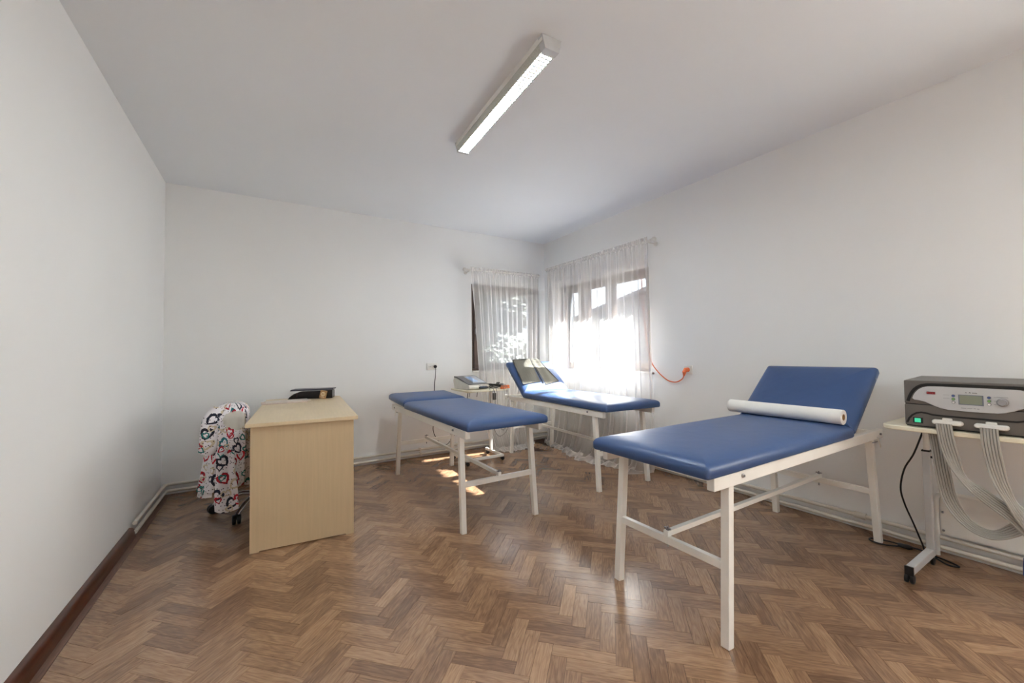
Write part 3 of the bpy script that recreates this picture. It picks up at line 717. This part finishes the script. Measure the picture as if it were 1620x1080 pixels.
P(lambda bm: rect(bm, .512, .887, .442, .927, .0086, .0092), 'display', mat('lcd_green_grey', (140, 146, 128), rough=.25, vary=.02), face)
P(lambda bm: rect(bm, .622, .924, .592, .936, .0072, .0082), 'red_label', mat('red_label', (122, 24, 30), rough=.35), face)
P(lambda bm: [rect(bm, .619-.008*k, .928, .6165-.008*k, .932, .0083, .0087) for k in range(3)], 'label_print', mat('red_print', (196, 70, 70)), face)
def disc(bm, y, z, r, h0, h1, n_=14): prism(bm, [(y-CYM+r*math.cos(2*PI*k/n_), z-BZ+r*math.sin(2*PI*k/n_)) for k in range(n_)], h0, h1, fr)
for cy_ in (.532, .4215):
    for z_, nm, c_ in ((.9225, 'blue', (62, 84, 140)), (.907, 'green', (120, 168, 96)), (.8915, 'white', (236, 236, 236))):
        rg = P(lambda bm: disc(bm, cy_, z_, .0062, .0072, .0085), 'button_ring', mat('ring_grey', (88, 90, 98)), face)
        P(lambda bm: disc(bm, cy_, z_, .0046, .0086, .0115), 'button', mat('button_'+nm, c_, rough=.35), rg)
P(lambda bm: lathe(bm, [(.0185, 0), (.0185, .004), (.015, .006), (.0145, .020), (.012, .0225)], T(-.0072, .382-CYM, .905-BZ) @ R(-PI/2, 'Y'), 28), 'dial', mat('dial_grey', (150, 150, 152), rough=.35), face, smooth=True)
def logo(bm):
    for pts in ([(.494, .9385), (.491, .9415), (.488, .9385)], [(.482, .938), (.479, .943), (.476, .938)], [(.472, .942), (.469, .938), (.466, .942), (.463, .938), (.460, .942), (.457, .937)]):
        Q = [yz(*q) for q in pts]
        for a, b in zip(Q, Q[1:]): bar(bm, fr(a[0], a[1], .0076), fr(b[0], b[1], .0076), .0016, .0008, up=(1, 0, 0))
P(logo, 'logo', M_BLACK, face)
m_gp = mat('grey_print', (110, 112, 116))
for (y0, z0, y1, z1) in [(a, .8665, b_, .8685) for a, b_ in ((.509, .492), (.489, .473), (.470, .462), (.459, .452))]+[(.566, z_, .545, z_+.001) for z_ in (.924, .9085)]+[(.408, z_, .400, z_+.0014) for z_ in (.924, .9085, .893)]+[(.400, .926, .366, .9275)]:
    P(lambda bm: rect(bm, y0, z0, y1, z1, .0072, .0076), 'caption_print', m_gp, face)
sw = P(lambda bm: rect(bm, .676, .776, .641, .804, .0003, .004), 'power_switch', M_BLACK, mu)
P(lambda bm: rect(bm, .670, .780, .648, .800, .0041, .006), 'switch_rocker', mat('green_rocker', (38, 140, 96), rough=.3, emit=(.05, .5, .28), estr=.25), sw)
for y0, y1 in ((.606, .503), (.469, .366)):
    P(lambda bm: ring_solid(bm, y0-y1, .022, .010, [(.002, 0), (0, .003), (0, .020), (.004, .026)], T(-.0003, (y0+y1)/2-CYM, .792-BZ) @ R(-PI/2, 'Y') @ R(PI/2, 'Z'), seg=5), 'connector', M_WHITE, mu, smooth=True)
    P(lambda bm: ring_solid(bm, .034, .012, .005, [(.001, 0), (0, .002), (0, .008), (.003, .010)], T(-.012, (y0+y1)/2-CYM, .8035-BZ) @ R(0, 'Z') @ R(PI/2, 'Z'), seg=4), 'connector_clip', M_WHITE, mu, smooth=True)

# ribbed flat hoses: six tubes side by side
m_hose = mat('grey_hose', (166, 163, 155), rough=.5, vary=.05)
def flat_hose(name, label, ctr, side, w=.056, n=6):
    """ctr: centre line points; side: width direction at each point"""
    t = thing(name, label, 'hose', ctr[0], 0, 'flat hoses of the therapy unit')
    cs = smooth_path([Vector(c)-Vector(ctr[0]) for c in ctr], 7); ss = smooth_path(side, 7)
    for k in range(n):
        def f(bm, k=k):
            pts = [c+s.normalized()*w*((k+.5)/n-.5) for c, s in zip(cs, ss)]
            tube(bm, pts, w/n/2*.92, 8)
        P(f, 'hose_tube', m_hose, t, smooth=True)
    def web(bm):
        for i in range(len(cs)-1):
            a, b = cs[i], cs[i+1]; u_, v_ = ss[i].normalized()*w*.44, ss[i+1].normalized()*w*.44
            bm.faces.new([bm.verts.new(q) for q in (a-u_, a+u_, b+v_, b-v_)])
    P(web, 'hose_web', mat('hose_groove', (58, 56, 52), rough=.7), t)
yd = (0, -1, 0)
flat_hose('flat_hose', 'grey ribbed flat hose twisting from the left connector towards the right', [(3.522, .564, .787), (3.512, .558, .74), (3.508, .545, .66), (3.503, .512, .555), (3.502, .44, .482), (3.50, .37, .425), (3.49, .31, .36), (3.47, .25, .30)], [(0, -1, 0), (0, -1, 0), (.15, -1, -.1), (.75, -.55, -.35), (.5, -.35, .75), (.15, -.5, .85), (0, -.5, .8), (0, -.5, .8)])
flat_hose('flat_hose', 'grey ribbed flat hose hanging in a deep loop behind the twisted one', [(3.56, .60, .742), (3.56, .592, .66), (3.56, .582, .55), (3.555, .56, .42), (3.55, .505, .33), (3.545, .435, .305), (3.54, .37, .35), (3.53, .31, .43), (3.52, .25, .50)], [(.3, -1, 0), (.3, -1, 0), (.35, -1, .1), (.6, -.9, .4), (.8, -.25, .5), (.85, .0, .5), (.5, .5, .7), (.1, .7, .7), (0, .7, .7)])
flat_hose('flat_hose', 'grey ribbed flat hose hanging from the right connector', [(3.522, .423, .787), (3.512, .420, .74), (3.505, .412, .66), (3.50, .395, .56), (3.50, .368, .48), (3.495, .335, .42), (3.48, .28, .34)], [(0, -1, 0), (0, -1, 0), (.2, -1, -.1), (.5, -.8, -.2), (.8, -.3, .3), (.4, -.4, .7), (.1, -.5, .8)])
# blue garment at the frame edge
bg = thing('leg_garment', 'blue inflatable leg garment hanging beside the right edge', 'garment', (3.62, .352, .14))
P(lambda bm: tube(bm, [(.02, -.12, .34), (0, -.10, .26), (-.01, -.075, .16), (.0, -.06, .07), (.01, -.055, .0)], [.03, .05, .062, .065, .065], 18, smooth=4), 'sleeve', mat('blue_nylon', (58, 84, 158), rough=.4, bump=.3, bscale=30), bg, smooth=True)

# white moulded panel leaning on the wall under the trolley
wp = thing('leaning_panel', 'white moulded panel with rounded tube edge against the wall under the trolley', 'panel', (RW-.07, .45, .0))
P(lambda bm: tube(bm, [(.0, .245, .115), (.004, .245, .30), (.006, .225, .335), (.006, .19, .348), (.006, -.20, .348), (.006, -.24, .33), (.004, -.25, .29), (.0, -.25, .115)], .011, 12, smooth=4), 'tube_rim', M_WHITE, wp, smooth=True)
def moulded(bm):
    def f(u, v):
        y = .232-u*.47; z = .12+v*.215; r_ = ((y-.06)/.10)**2+((z-.235)/.05)**2
        return (.012+.012*math.exp(-r_*r_), y, z)
    grid(bm, 40, 24, f)
P(moulded, 'moulded_face', M_WHITE, wp, smooth=True)
for z_ in (.24, .14):
    P(lambda bm: lathe(bm, [(.006, 0), (.006, .003), (.003, .005)], T(.010, .222, z_) @ R(-PI/2, 'Y'), 10), 'screw', M_STEEL, wp, smooth=True)
for s in (-1, 1): P(lambda bm, s=s: tube(bm, [(0, s*.2475, .0), (0, s*.2475, .12)], .011, 12), 'foot', M_WHITE, wp, smooth=True)

# black mains cable of the unit: down behind the column and coiled at the bed leg
mc = thing('power_cable', 'black mains cable hanging from the trolley and lying on the floor by the wall', 'cable', (3.885, .74, 0))
def rel(pts, o_): return [Vector(p)-Vector(o_) for p in pts]
o_ = (3.885, .74, 0)
P(lambda bm: tube(bm, rel([(3.86, .705, .73), (3.84, .72, .66), (3.83, .75, .56), (3.83, .79, .47), (3.835, .81, .36), (3.85, .80, .27), (3.87, .77, .16), (3.89, .745, .06), (3.90, .73, .008), (3.89, .67, .006), (3.86, .61, .006), (3.84, .60, .006), (3.83, .64, .006), (3.87, .70, .012), (3.92, .76, .008), (3.92, .83, .006), (3.915, .90, .006), (3.88, .965, .006), (3.84, .955, .006), (3.835, .905, .006), (3.865, .86, .006), (3.89, .83, .008)], o_), .0042, 7, smooth=6), 'cord', M_RUBBER, mc, smooth=True)
P(lambda bm: tube(bm, rel([(3.885, .845, .014), (3.892, .80, .014), (3.895, .785, .014)], o_), [.012, .013, .007], 10), 'plug', M_BLACK, mc, smooth=True)

# ------------------------------------------------------------------ small trolley with device near the window
tb = thing('small_trolley', 'small white trolley table between the flat bed and the window curtains', 'trolley', (2.77, 4.0, 0))
P(lambda bm: ring_solid(bm, .50, .46, .03, [(.003, .752), (0, .755), (0, .768), (.003, .770)], T(0, 0, 0)), 'table_top', M_CREAM, tb, smooth=True)
for x, y in ((-.17, -.12), (-.10, -.16)):
    P(lambda bm, x=x, y=y: tube(bm, [(x, y, .752), (x-.02, y-.02, .70)], .005, 6), 'bracket', M_STEEL, tb)
P(lambda bm: box(bm, (.145, .02, .06), (.175, .05, .752)), 'column', M_FRAME, tb, bevel=.003)
for y in (.12, -.19):
    pass
def base(bm):
    box(bm, (.145, -.21, .045), (.175, .15, .070)); box(bm, (-.27, -.235, .045), (.175, -.21, .070)); box(bm, (-.27, -.21, .045), (-.245, .15, .070))
P(base, 'base_frame', M_FRAME, tb, bevel=.003)
for x, y in ((.165, .14), (.165, -.20), (-.258, -.215), (-.258, .14)):
    def cst(bm, x=x, y=y):
        for s in (-1, 1): lathe(bm, [(.008, -.007), (.018, -.005), (.0195, 0), (.018, .005), (.008, .007)], T(x+.008, y+s*.010, .0198) @ R(PI/2, 'X'), 14)
        box(bm, (x-.004, y-.005, .018), (x+.010, y+.005, .0448))
    P(cst, 'caster', M_BLACK, tb, smooth=True)
def arcs(bm, pts): tube(bm, pts, .003, 6, smooth=6)
dv = thing('electro_device', 'pale grey electrotherapy device with sloped top on the small trolley', 'medical device', (2.685, 4.02, .7705), math.radians(8))
def dv_prism(prof, x0, x1): return lambda bm: prism(bm, prof, x0, x1, lambda a, b, h: (h, a, b))
P(dv_prism([(-.13, 0), (-.155, .012), (-.165, .034), (-.155, .052), (.10, .118), (.145, .120), (.16, .09), (.13, 0)], -.14, .12), 'casing', mat('pale_grey_plastic', (214, 210, 200), rough=.4), dv, bevel=.008)
P(dv_prism([(-.150, .0545), (.105, .1215), (.145, .123), (.150, .138), (.095, .136), (-.150, .062)], -.135, .115), 'grey_top', mat('mid_grey_plastic', (104, 102, 100), rough=.35), dv, bevel=.003)
P(dv_prism([(-.120, .0715), (.075, .1305), (.075, .1335), (-.120, .0745)], -.055, .095), 'screen_hood', mat('light_grey_plastic', (176, 178, 186), rough=.3), dv)
P(dv_prism([(-.090, .0840), (.060, .1292), (.060, .1312), (-.090, .0862)], -.045, .025), 'screen', mat('pale_blue_screen', (160, 184, 220), rough=.12), dv)
P(dv_prism([(-.166, .010), (-.160, .010), (-.154, .044), (-.160, .046)], -.01, .112), 'socket_plate', m_dark, dv)
for x in (.0, .024, .048, .072): P(lambda bm, x=x: box(bm, (x, -.174, .020), (x+.016, -.160, .036)), 'lead_socket', mat('socket_blue_grey', (86, 98, 120)), dv)

st = thing('electrode_straps', 'pile of black elastic straps beside the device on the small trolley', 'straps', (2.955, 3.925, .7705))
m_strap = mat('black_elastic', (48, 50, 44), rough=.8, vary=.3, scale=40)
for k in range(6):
    a = random.uniform(-.5, .5); z = .008+.009*k
    def sp(bm, a=a, z=z, k=k):
        M_ = R(a, 'Z') @ T(-.005*k, 0, 0)
        grid_pts = [M_ @ Vector((x, .02*math.sin(3*x*10+k), z+.006*math.sin(25*x+k)+.0)) for x in [i/10*.17-.085 for i in range(11)]]
        for p0, p1 in zip(grid_pts, grid_pts[1:]): bar(bm, p0, p1, .034, .006, ext=.001)
    P(sp, 'strap', m_strap, st)
os_ = thing('orange_pads', 'orange rubber electrode pads under the black straps', 'electrode pads', (2.985, 3.80, .7705))
P(lambda bm: ring_solid(bm, .13, .05, .02, [(.004, 0), (0, .004), (0, .014), (.006, .02)], R(.3, 'Z')), 'pad', mat('orange_rubber', (222, 120, 60), rough=.5), os_, smooth=True)
P(lambda bm: ring_solid(bm, .10, .04, .018, [(.004, .021), (0, .024), (0, .032), (.006, .037)], T(.01, .01, 0) @ R(-.2, 'Z')), 'pad', mat('orange_rubber', (222, 120, 60)), os_, smooth=True)
lead_pts = [[(2.76, 3.855, .80), (2.755, 3.73, .79), (2.75, 3.70, .68), (2.78, 3.70, .40), (2.86, 3.71, .28), (2.98, 3.73, .36), (3.0, 3.74, .60), (2.98, 3.745, .785), (2.97, 3.80, .82)],
            [(2.80, 3.855, .80), (2.80, 3.735, .785), (2.81, 3.71, .66), (2.83, 3.70, .45), (2.90, 3.70, .34), (2.96, 3.72, .45), (2.975, 3.735, .66), (2.965, 3.75, .785), (2.95, 3.83, .82)],
            [(2.835, 3.855, .80), (2.84, 3.74, .785), (2.85, 3.72, .62), (2.875, 3.71, .48), (2.92, 3.715, .50), (2.94, 3.73, .66), (2.94, 3.75, .788), (2.935, 3.84, .82)]]
lt_lab = ('longest', 'middle', 'shortest')
for k, pts in enumerate(lead_pts):
    o = P(lambda bm: tube(bm, rel(pts, pts[0]), .0028, 6, smooth=7), 'electrode_lead', mat('grey_lead', (110, 108, 106), rough=.5), None, smooth=True)
    o.location = pts[0]; tag(o, lt_lab[k]+' thin grey lead looping below the small trolley table', 'cable', 'leads hanging from the device')
ad_ = thing('power_adapter', 'small dark adapter hanging under the front of the small trolley', 'adapter', (2.83, 3.76, .66))
P(lambda bm: box(bm, (-.018, -.012, 0), (.018, .012, .075)), 'body', mat('adapter_dark', (70, 66, 62), rough=.5), ad_, bevel=.004)
P(lambda bm: tube(bm, [(0, 0, .075), (0, 0, .10)], .004, 6), 'cord', M_RUBBER, ad_)

# ------------------------------------------------------------------ sockets and wall cables
def socket(name, label, loc, rz, cups):
    t = thing(name, label, 'socket', loc, rz)
    w_ = .082 if cups == 1 else .125
    P(lambda bm: ring_solid(bm, w_, .082, .008, [(.0, 0), (0, .006), (.004, .010)], R(PI/2, 'X')), 'plate', M_WHITE, t, smooth=True)
    for k in range(cups):
        x = 0 if cups == 1 else (-.028, .028)[k]
        P(lambda bm, x=x: lathe(bm, [(.024, .0105), (.024, .0125), (.021, .0125), (.020, .004)], T(x, 0, 0) @ R(PI/2, 'X'), 24, close=False), 'socket_ring', M_WHITE, t, smooth=True)
        for d in (-.0095, .0095): P(lambda bm, x=x, d=d: lathe(bm, [(.003, 0), (.003, .0112)], T(x+d, 0, 0) @ R(PI/2, 'X'), 8), 'contact', M_BLACK, t)
    return t
socket('wall_socket', 'white double wall socket on the back wall with black plug', (2.385, RD-.0005, 1.015), 0, 2)
socket('wall_socket', 'white wall socket on the right wall with orange plug', (RW-.0005, 2.262, .985), -PI/2, 1)   # placed on the right wall
bc = thing('black_cable', 'thin black cable dropping from the back wall socket behind the flat bed', 'cable', (2.413, RD-.02, 1.015))
o_ = (2.413, RD-.02, 1.015)
P(lambda bm: lathe(bm, [(.017, -.0), (.019, .01), (.016, .03), (.008, .034)], R(PI/2, 'X'), 14), 'plug', M_BLACK, bc, smooth=True)
P(lambda bm: tube(bm, rel([(2.413, RD-.045, 1.00), (2.413, RD-.045, .95), (2.405, RD-.03, .8), (2.40, RD-.025, .55), (2.385, RD-.03, .36), (2.38, RD-.05, .27), (2.42, RD-.09, .17), (2.50, RD-.12, .12), (2.57, RD-.14, .19), (2.64, RD-.17, .30), (2.70, RD-.2, .45), (2.74, RD-.22, .72)], o_), .0038, 6, smooth=6), 'cord', M_RUBBER, bc, smooth=True)
m_or = mat('orange_cable', (226, 112, 62), rough=.45)
oc = thing('orange_cable', 'orange extension cable looping from the right wall socket up behind the curtain', 'cable', (RW-.012, 2.262, .985))
o_ = (RW-.012, 2.262, .985)
P(lambda bm: tube(bm, rel([(RW-.012, 2.262, .985), (RW-.045, 2.262, .985), (RW-.055, 2.268, .965), (RW-.045, 2.28, .93)], o_), [.021, .021, .018, .008]*1, 14), 'plug', m_or, oc, smooth=True)
P(lambda bm: tube(bm, rel([(RW-.045, 2.28, .935), (RW-.03, 2.31, .90), (RW-.02, 2.38, .868), (RW-.02, 2.46, .875), (RW-.02, 2.53, .915), (RW-.02, 2.59, .965), (RW-.02, 2.645, 1.03), (RW-.025, 2.675, 1.12), (RW-.03, 2.71, 1.35), (RW-.03, 2.735, 1.65), (RW-.03, 2.745, 1.9), (RW-.01, 2.75, 2.06)], o_), .005, 8, smooth=6), 'cord', m_or, oc, smooth=True)
hk = P(lambda bm: lathe(bm, [(.010, 0), (.010, .012), (.006, .018)], R(-PI/2, 'Y'), 12), 'wall_hook', mat('brown_plastic', (96, 84, 78)), None, smooth=True)
hk.location = (RW-.0005, 2.65, .938); tag(hk, 'small brown fixing on the right wall below the orange cable', 'hook')

# ------------------------------------------------------------------ radiator under the right window
rd = thing('radiator', 'white ribbed panel radiator behind the curtain under the right window', 'radiator', (RW-.07, 3.6, .14))
P(lambda bm: box(bm, (.005, -.56, 0), (.055, .56, .56)), 'panel', M_WHITE, rd, bevel=.006)
P(lambda bm: [box(bm, (-.006, -.54+.04*k, .03), (.0048, -.54+.04*k+.018, .53)) for k in range(28)], 'rib_face', M_WHITE, rd)
P(lambda bm: tube(bm, [(.03, -.575, .05), (.03, -.61, .05), (.03, -.62, .0), (.03, -.62, -.05)], .010, 10), 'valve_pipe', M_PIPE, rd, smooth=True)
P(lambda bm: lathe(bm, [(.016, 0), (.02, .01), (.02, .04), (.014, .05)], T(.03, -.61, .05) @ R(PI/2, 'X'), 14), 'valve_knob', M_WHITE, rd, smooth=True)
for s in (-.4, .4): P(lambda bm, s=s: box(bm, (.0555, s-.02, .1), (.0695, s+.02, .45)), 'wall_bracket', M_PIPE, rd)

# ------------------------------------------------------------------ curtain rods and sheer curtains
m_rod = mat('white_rod', (222, 220, 214), rough=.35)
def rod(label, a, b, wall_dir, finials, brackets):
    t = thing('curtain_rod', label, 'curtain rod', a, 0, 'curtain rods')
    d = (Vector(b)-Vector(a))
    P(lambda bm: tube(bm, [(0, 0, 0), d], .010, 12), 'pole', m_rod, t, smooth=True)
    P(lambda bm: tube(bm, [d*.46, d*.50], .0125, 12), 'joint_sleeve', m_rod, t, smooth=True)
    for f in finials:
        p_ = d*f; q = d.normalized()*(-1 if f < .5 else 1)
        M_ = T(*p_) @ q.to_track_quat('Z', 'Y').to_matrix().to_4x4()
        P(lambda bm: lathe(bm, [(.011, -.004), (.014, 0), (.014, .012), (.009, .016), (.012, .022), (.020, .030), (.024, .042), (.021, .055), (.012, .064), (.003, .067)], M_, 18), 'finial', m_rod, t, smooth=True)
    for f in brackets:
        p_ = d*f
        def br(bm):
            tube(bm, [p_+Vector((0, 0, -.014)), p_+Vector((0, 0, -.014))+Vector(wall_dir)*.88], .006, 8)
            M_ = T(*(p_+Vector((0, 0, -.014))+Vector(wall_dir)*.88)) @ Vector(wall_dir).to_track_quat('Z', 'Y').to_matrix().to_4x4()
            lathe(bm, [(.012, 0), (.022, .004), (.022, Vector(wall_dir).length*.12-.001)], M_, 16)
            tube(bm, [p_+Vector((0, 0, -.016)), p_+Vector((0, 0, -.010))], .014, 10)
        P(br, 'bracket', m_rod, t, smooth=True)
rod('white curtain rod over the back wall window', (2.80, RD-.115, 2.165), (3.86, RD-.115, 2.185), (0, .115, 0), (0,), (.02, .97))
rod('white curtain rod over the right wall window', (RW-.115, 2.56, 2.228), (RW-.115, 4.26, 2.255), (.115, 0, 0), (0,), (.015, .98))

def interp(tab, x):
    if x <= tab[0][0]: return tab[0][1]
    for (a, b), (c, d) in zip(tab, tab[1:]):
        if x <= c: return b+(d-b)*(x-a)/(c-a)
    return tab[-1][1]
def curtain(label, fn_base, length, ztop, folds, pool, seed, loc):
    """fn_base(s, z, off) -> xyz ; s 0..1 along the rod, off = distance into the room from the rod plane"""
    rnd = random.Random(seed); nu, nv = folds*11, 46
    ph = [rnd.uniform(-.9, .9) for _ in range(folds+2)]; am = [rnd.uniform(.6, 1.35) for _ in range(folds+2)]
    t = thing('sheer_curtain', label, 'curtain', loc, 0, 'sheer curtains')
    def wave(s, z):
        x = s*folds; i = int(x); f = x-i; f2 = f*f*(3-2*f)
        p_ = ph[i]*(1-f2)+ph[i+1]*f2; a_ = am[i]*(1-f2)+am[i+1]*f2
        lo = min(1, max(.12, (ztop-z)/.5))
        low = 1-z/ztop
        w = math.sin(2*PI*(x+.30*p_))*.022*a_*(lo*.9+.1)+math.sin(2*PI*x*.43+seed)*.018*low+math.sin(2*PI*(x*2.6)+p_*3)*.004
        return w
    def body(bm):
        def f(u, v):
            pl = interp(pool, u)
            # v along the cloth: drop from top to the floor, then lie on the floor
            vd = .86
            if v <= vd:
                z = ztop+.028-(ztop+.022)*(v/vd)
                off = wave(u, z)+pl*.55*max(0, 1-z/.55)**2
                if z > ztop-.012: off = math.copysign(.013, math.sin(2*PI*u*folds*1.7))*1.0
                z = max(z, .006)
                if z < .12: z += .010*abs(math.sin(u*61+v*30))
            else:
                k = (v-vd)/(1-vd); z = .010+.030*math.sin(k*PI)*abs(math.sin(u*37+seed))+.020*(1-k)*abs(math.sin(u*90+1.7*seed))+.006*math.sin(k*9+u*60)
                z = max(z, .004)
                off = wave(u, 0)*(1-.5*k)+pl*(.55+.45*k)+.012*math.sin(u*50+seed)*k
            return Vector(fn_base(u, z, off))-Vector(loc)
        grid(bm, nu, nv, f)
    P(body, 'voile_panel', M_SHEER, t, smooth=True)
    def hem(bm):
        def f(u, v):
            pl = interp(pool, u); k = .80+.2*v
            off = wave(u, 0)*(1-.5*k)+pl*(.55+.45*k)+.012*math.sin(u*50+seed)*k
            z = .012+.030*math.sin(k*PI)*abs(math.sin(u*37+seed))+.020*(1-k)*abs(math.sin(u*90+1.7*seed))+.006*math.sin(k*9+u*60)
            return Vector(fn_base(u, max(z, .006)+.0025, off))-Vector(loc)
        grid(bm, nu, 4, f)
    P(hem, 'hem', M_SHEER, t, smooth=True)
    def head(bm):
        def f(u, v):
            return Vector(fn_base(u, ztop-.016+.05*v, math.copysign(.0145, math.sin(2*PI*u*folds*3))*(1-.35*v)+.002*math.sin(u*400)))-Vector(loc)
        grid(bm, folds*14, 4, f)
    P(head, 'heading', M_SHEER, t, smooth=True)
    return t
def base_back(s, z, off):
    k = 1-min(1, max(0, z/2.165))
    x0 = 2.835+.10*min(1, k*1.5)+.10*max(0, k-.62)/.38; x1 = 3.84-.05*k-.14*max(0, k-.6)/.4
    return (x0+(x1-x0)*s, RD-.115-off, z)
def base_right(s, z, off):
    k = 1-min(1, max(0, z/2.24))
    y0 = 2.585-.03*k; y1 = 4.235-.0*k
    return (RW-.115-off, y0+(y1-y0)*s, z)
curtain('white sheer curtain hanging over the back wall window', base_back, 1.0, 2.172, 13, [(0, .20), (.2, .30), (.6, .30), (.8, .24), (1, .12)], 2, (2.84, RD-.115, 0))
curtain('white sheer curtain hanging over the right wall window and pooling on the floor', base_right, 1.7, 2.238, 17, [(0, .04), (.06, .24), (.16, .20), (.30, .28), (.42, .33), (.55, .29), (.70, .21), (.88, .16), (1, .10)], 5, (RW-.115, 2.6, 0))

def base_side(s, z, off):
    return (RW-.115-off, -1.96+1.98*s, z)
rod('white curtain rod over the added unseen fill-light window beside the camera', (RW-.115, -1.99, 2.24), (RW-.115, .04, 2.24), (.115, 0, 0), (0, 1), (.03, .97))
curtain('white sheer curtain over the added unseen fill-light window beside the camera', base_side, 2.0, 2.24, 20, [(0, .03), (1, .03)], 9, (RW-.115, -1.96, 0))  # added with the fill window, spreads its sunlight into the room

# ------------------------------------------------------------------ outside the windows
bm = new(); grid(bm, 12, 12, lambda u, v: (-30+80*u, -25+80*v, -.75)); struct('ground', bm, mat('paved_ground', (92, 89, 86), rough=.9, vary=.2, scale=.6))
def house(name, label, loc, rz, w, d, h, rise, wallc, roofc, wins):
    t = thing(name, label, 'house', loc, rz, 'neighbouring houses')
    P(lambda bm: prism(bm, [(-w/2, 0), (w/2, 0), (w/2, h), (0, h+rise), (-w/2, h)], -d/2, d/2, lambda a, b, h_: (a, h_, b)), 'wall', mat(name+'_render_%d' % int(loc[0]), wallc, rough=.9), t)
    for s in (-1, 1):
        P(lambda bm, s=s: prism(bm, [(0, h+rise+.02), (s*(w/2+.5), h-.5*rise/(w/2)+.02), (s*(w/2+.5), h-.5*rise/(w/2)+.14), (0, h+rise+.16)], -d/2-.4, d/2+.4, lambda a, b, h_: (a, h_, b)), 'roof', mat(name+'_roof_%d' % int(loc[0]), roofc, rough=.85, vary=.12, scale=6), t)
    for (x, z0, w_, h_) in wins:
        f = P(lambda bm: box(bm, (x-w_/2, -d/2-.05, z0), (x+w_/2, -d/2-.005, z0+h_)), 'window', mat('house_window_frame', (190, 188, 184)), t)
        P(lambda bm: box(bm, (x-w_/2+.08, -d/2-.06, z0+.08), (x+w_/2-.08, -d/2-.0505, z0+h_-.08)), 'pane', mat('house_window_dark', (62, 68, 76), rough=.1), f)
    return t
house('neighbour_house', 'pale house with grey gabled roof seen through the right window', (16.2, 11.4, -.75), math.radians(-62), 9.0, 8.0, 2.65, 1.5, (128, 126, 126), (96, 94, 98), [(-2.2, 1.0, 1.3, 1.3), (1.8, 1.0, 1.3, 1.3)])
house('neighbour_house', 'low pale house seen past the corner between the two windows', (9.5, 23.0, -.75), math.radians(-24), 9.0, 6.0, 2.3, 1.0, (132, 130, 128), (100, 96, 96), [(-2, .8, 1.2, 1.2), (2, .8, 1.2, 1.2)])
hd = struct('garden_wall', (lambda b_: (box(b_, (5.8, 8.6, -.75), (14, 8.85, .55)), b_)[1])(new()), mat('garden_wall_render', (120, 116, 110), rough=.9))
def tree(label, loc, hgt, rad, nleaf, seed, colr):
    rnd = random.Random(seed); t = thing('tree', label, 'tree', loc, 0, 'garden trees')
    P(lambda bm: tube(bm, [(0, 0, 0), (.05, .03, hgt*.3), (-.05, .08, hgt*.6), (0, 0, hgt*.85)], [.16, .13, .09, .03], 10), 'trunk', mat('bark', (86, 72, 60), rough=.9), t, smooth=True)
    blobs = [(rnd.uniform(-rad*.7, rad*.7), rnd.uniform(-rad*.7, rad*.7), hgt*rnd.uniform(.30, .95), rad*rnd.uniform(.3, .55)) for _ in range(16)]
    def lv(bm):
        for _ in range(nleaf):
            bx_, by_, bz_, br_ = rnd.choice(blobs)
            d = Vector((rnd.gauss(0, 1), rnd.gauss(0, 1), rnd.gauss(0, 1))).normalized()*br_*rnd.uniform(.5, 1)
            c = Vector((bx_, by_, bz_))+d; a = Vector((rnd.gauss(0, 1), rnd.gauss(0, 1), rnd.gauss(0, 1))).normalized(); b = a.orthogonal().normalized(); s = rnd.uniform(.07, .14)
            bm.faces.new([bm.verts.new(c+q) for q in (a*s, b*s*.5, -a*s, -b*s*.5)])
    fo = P(lv, 'foliage', mat('leaf_green', colr, rough=.7, vary=.3), t); fo['kind'] = 'stuff'
tree('tall dark green tree behind the back window', (5.55, 9.6, -.75), 4.3, 1.75, 11000, 3, (40, 48, 36))
tree('bushy green tree further left behind the back window', (8.3, 13.4, -.75), 3.5, 1.8, 6000, 8, (46, 54, 42))
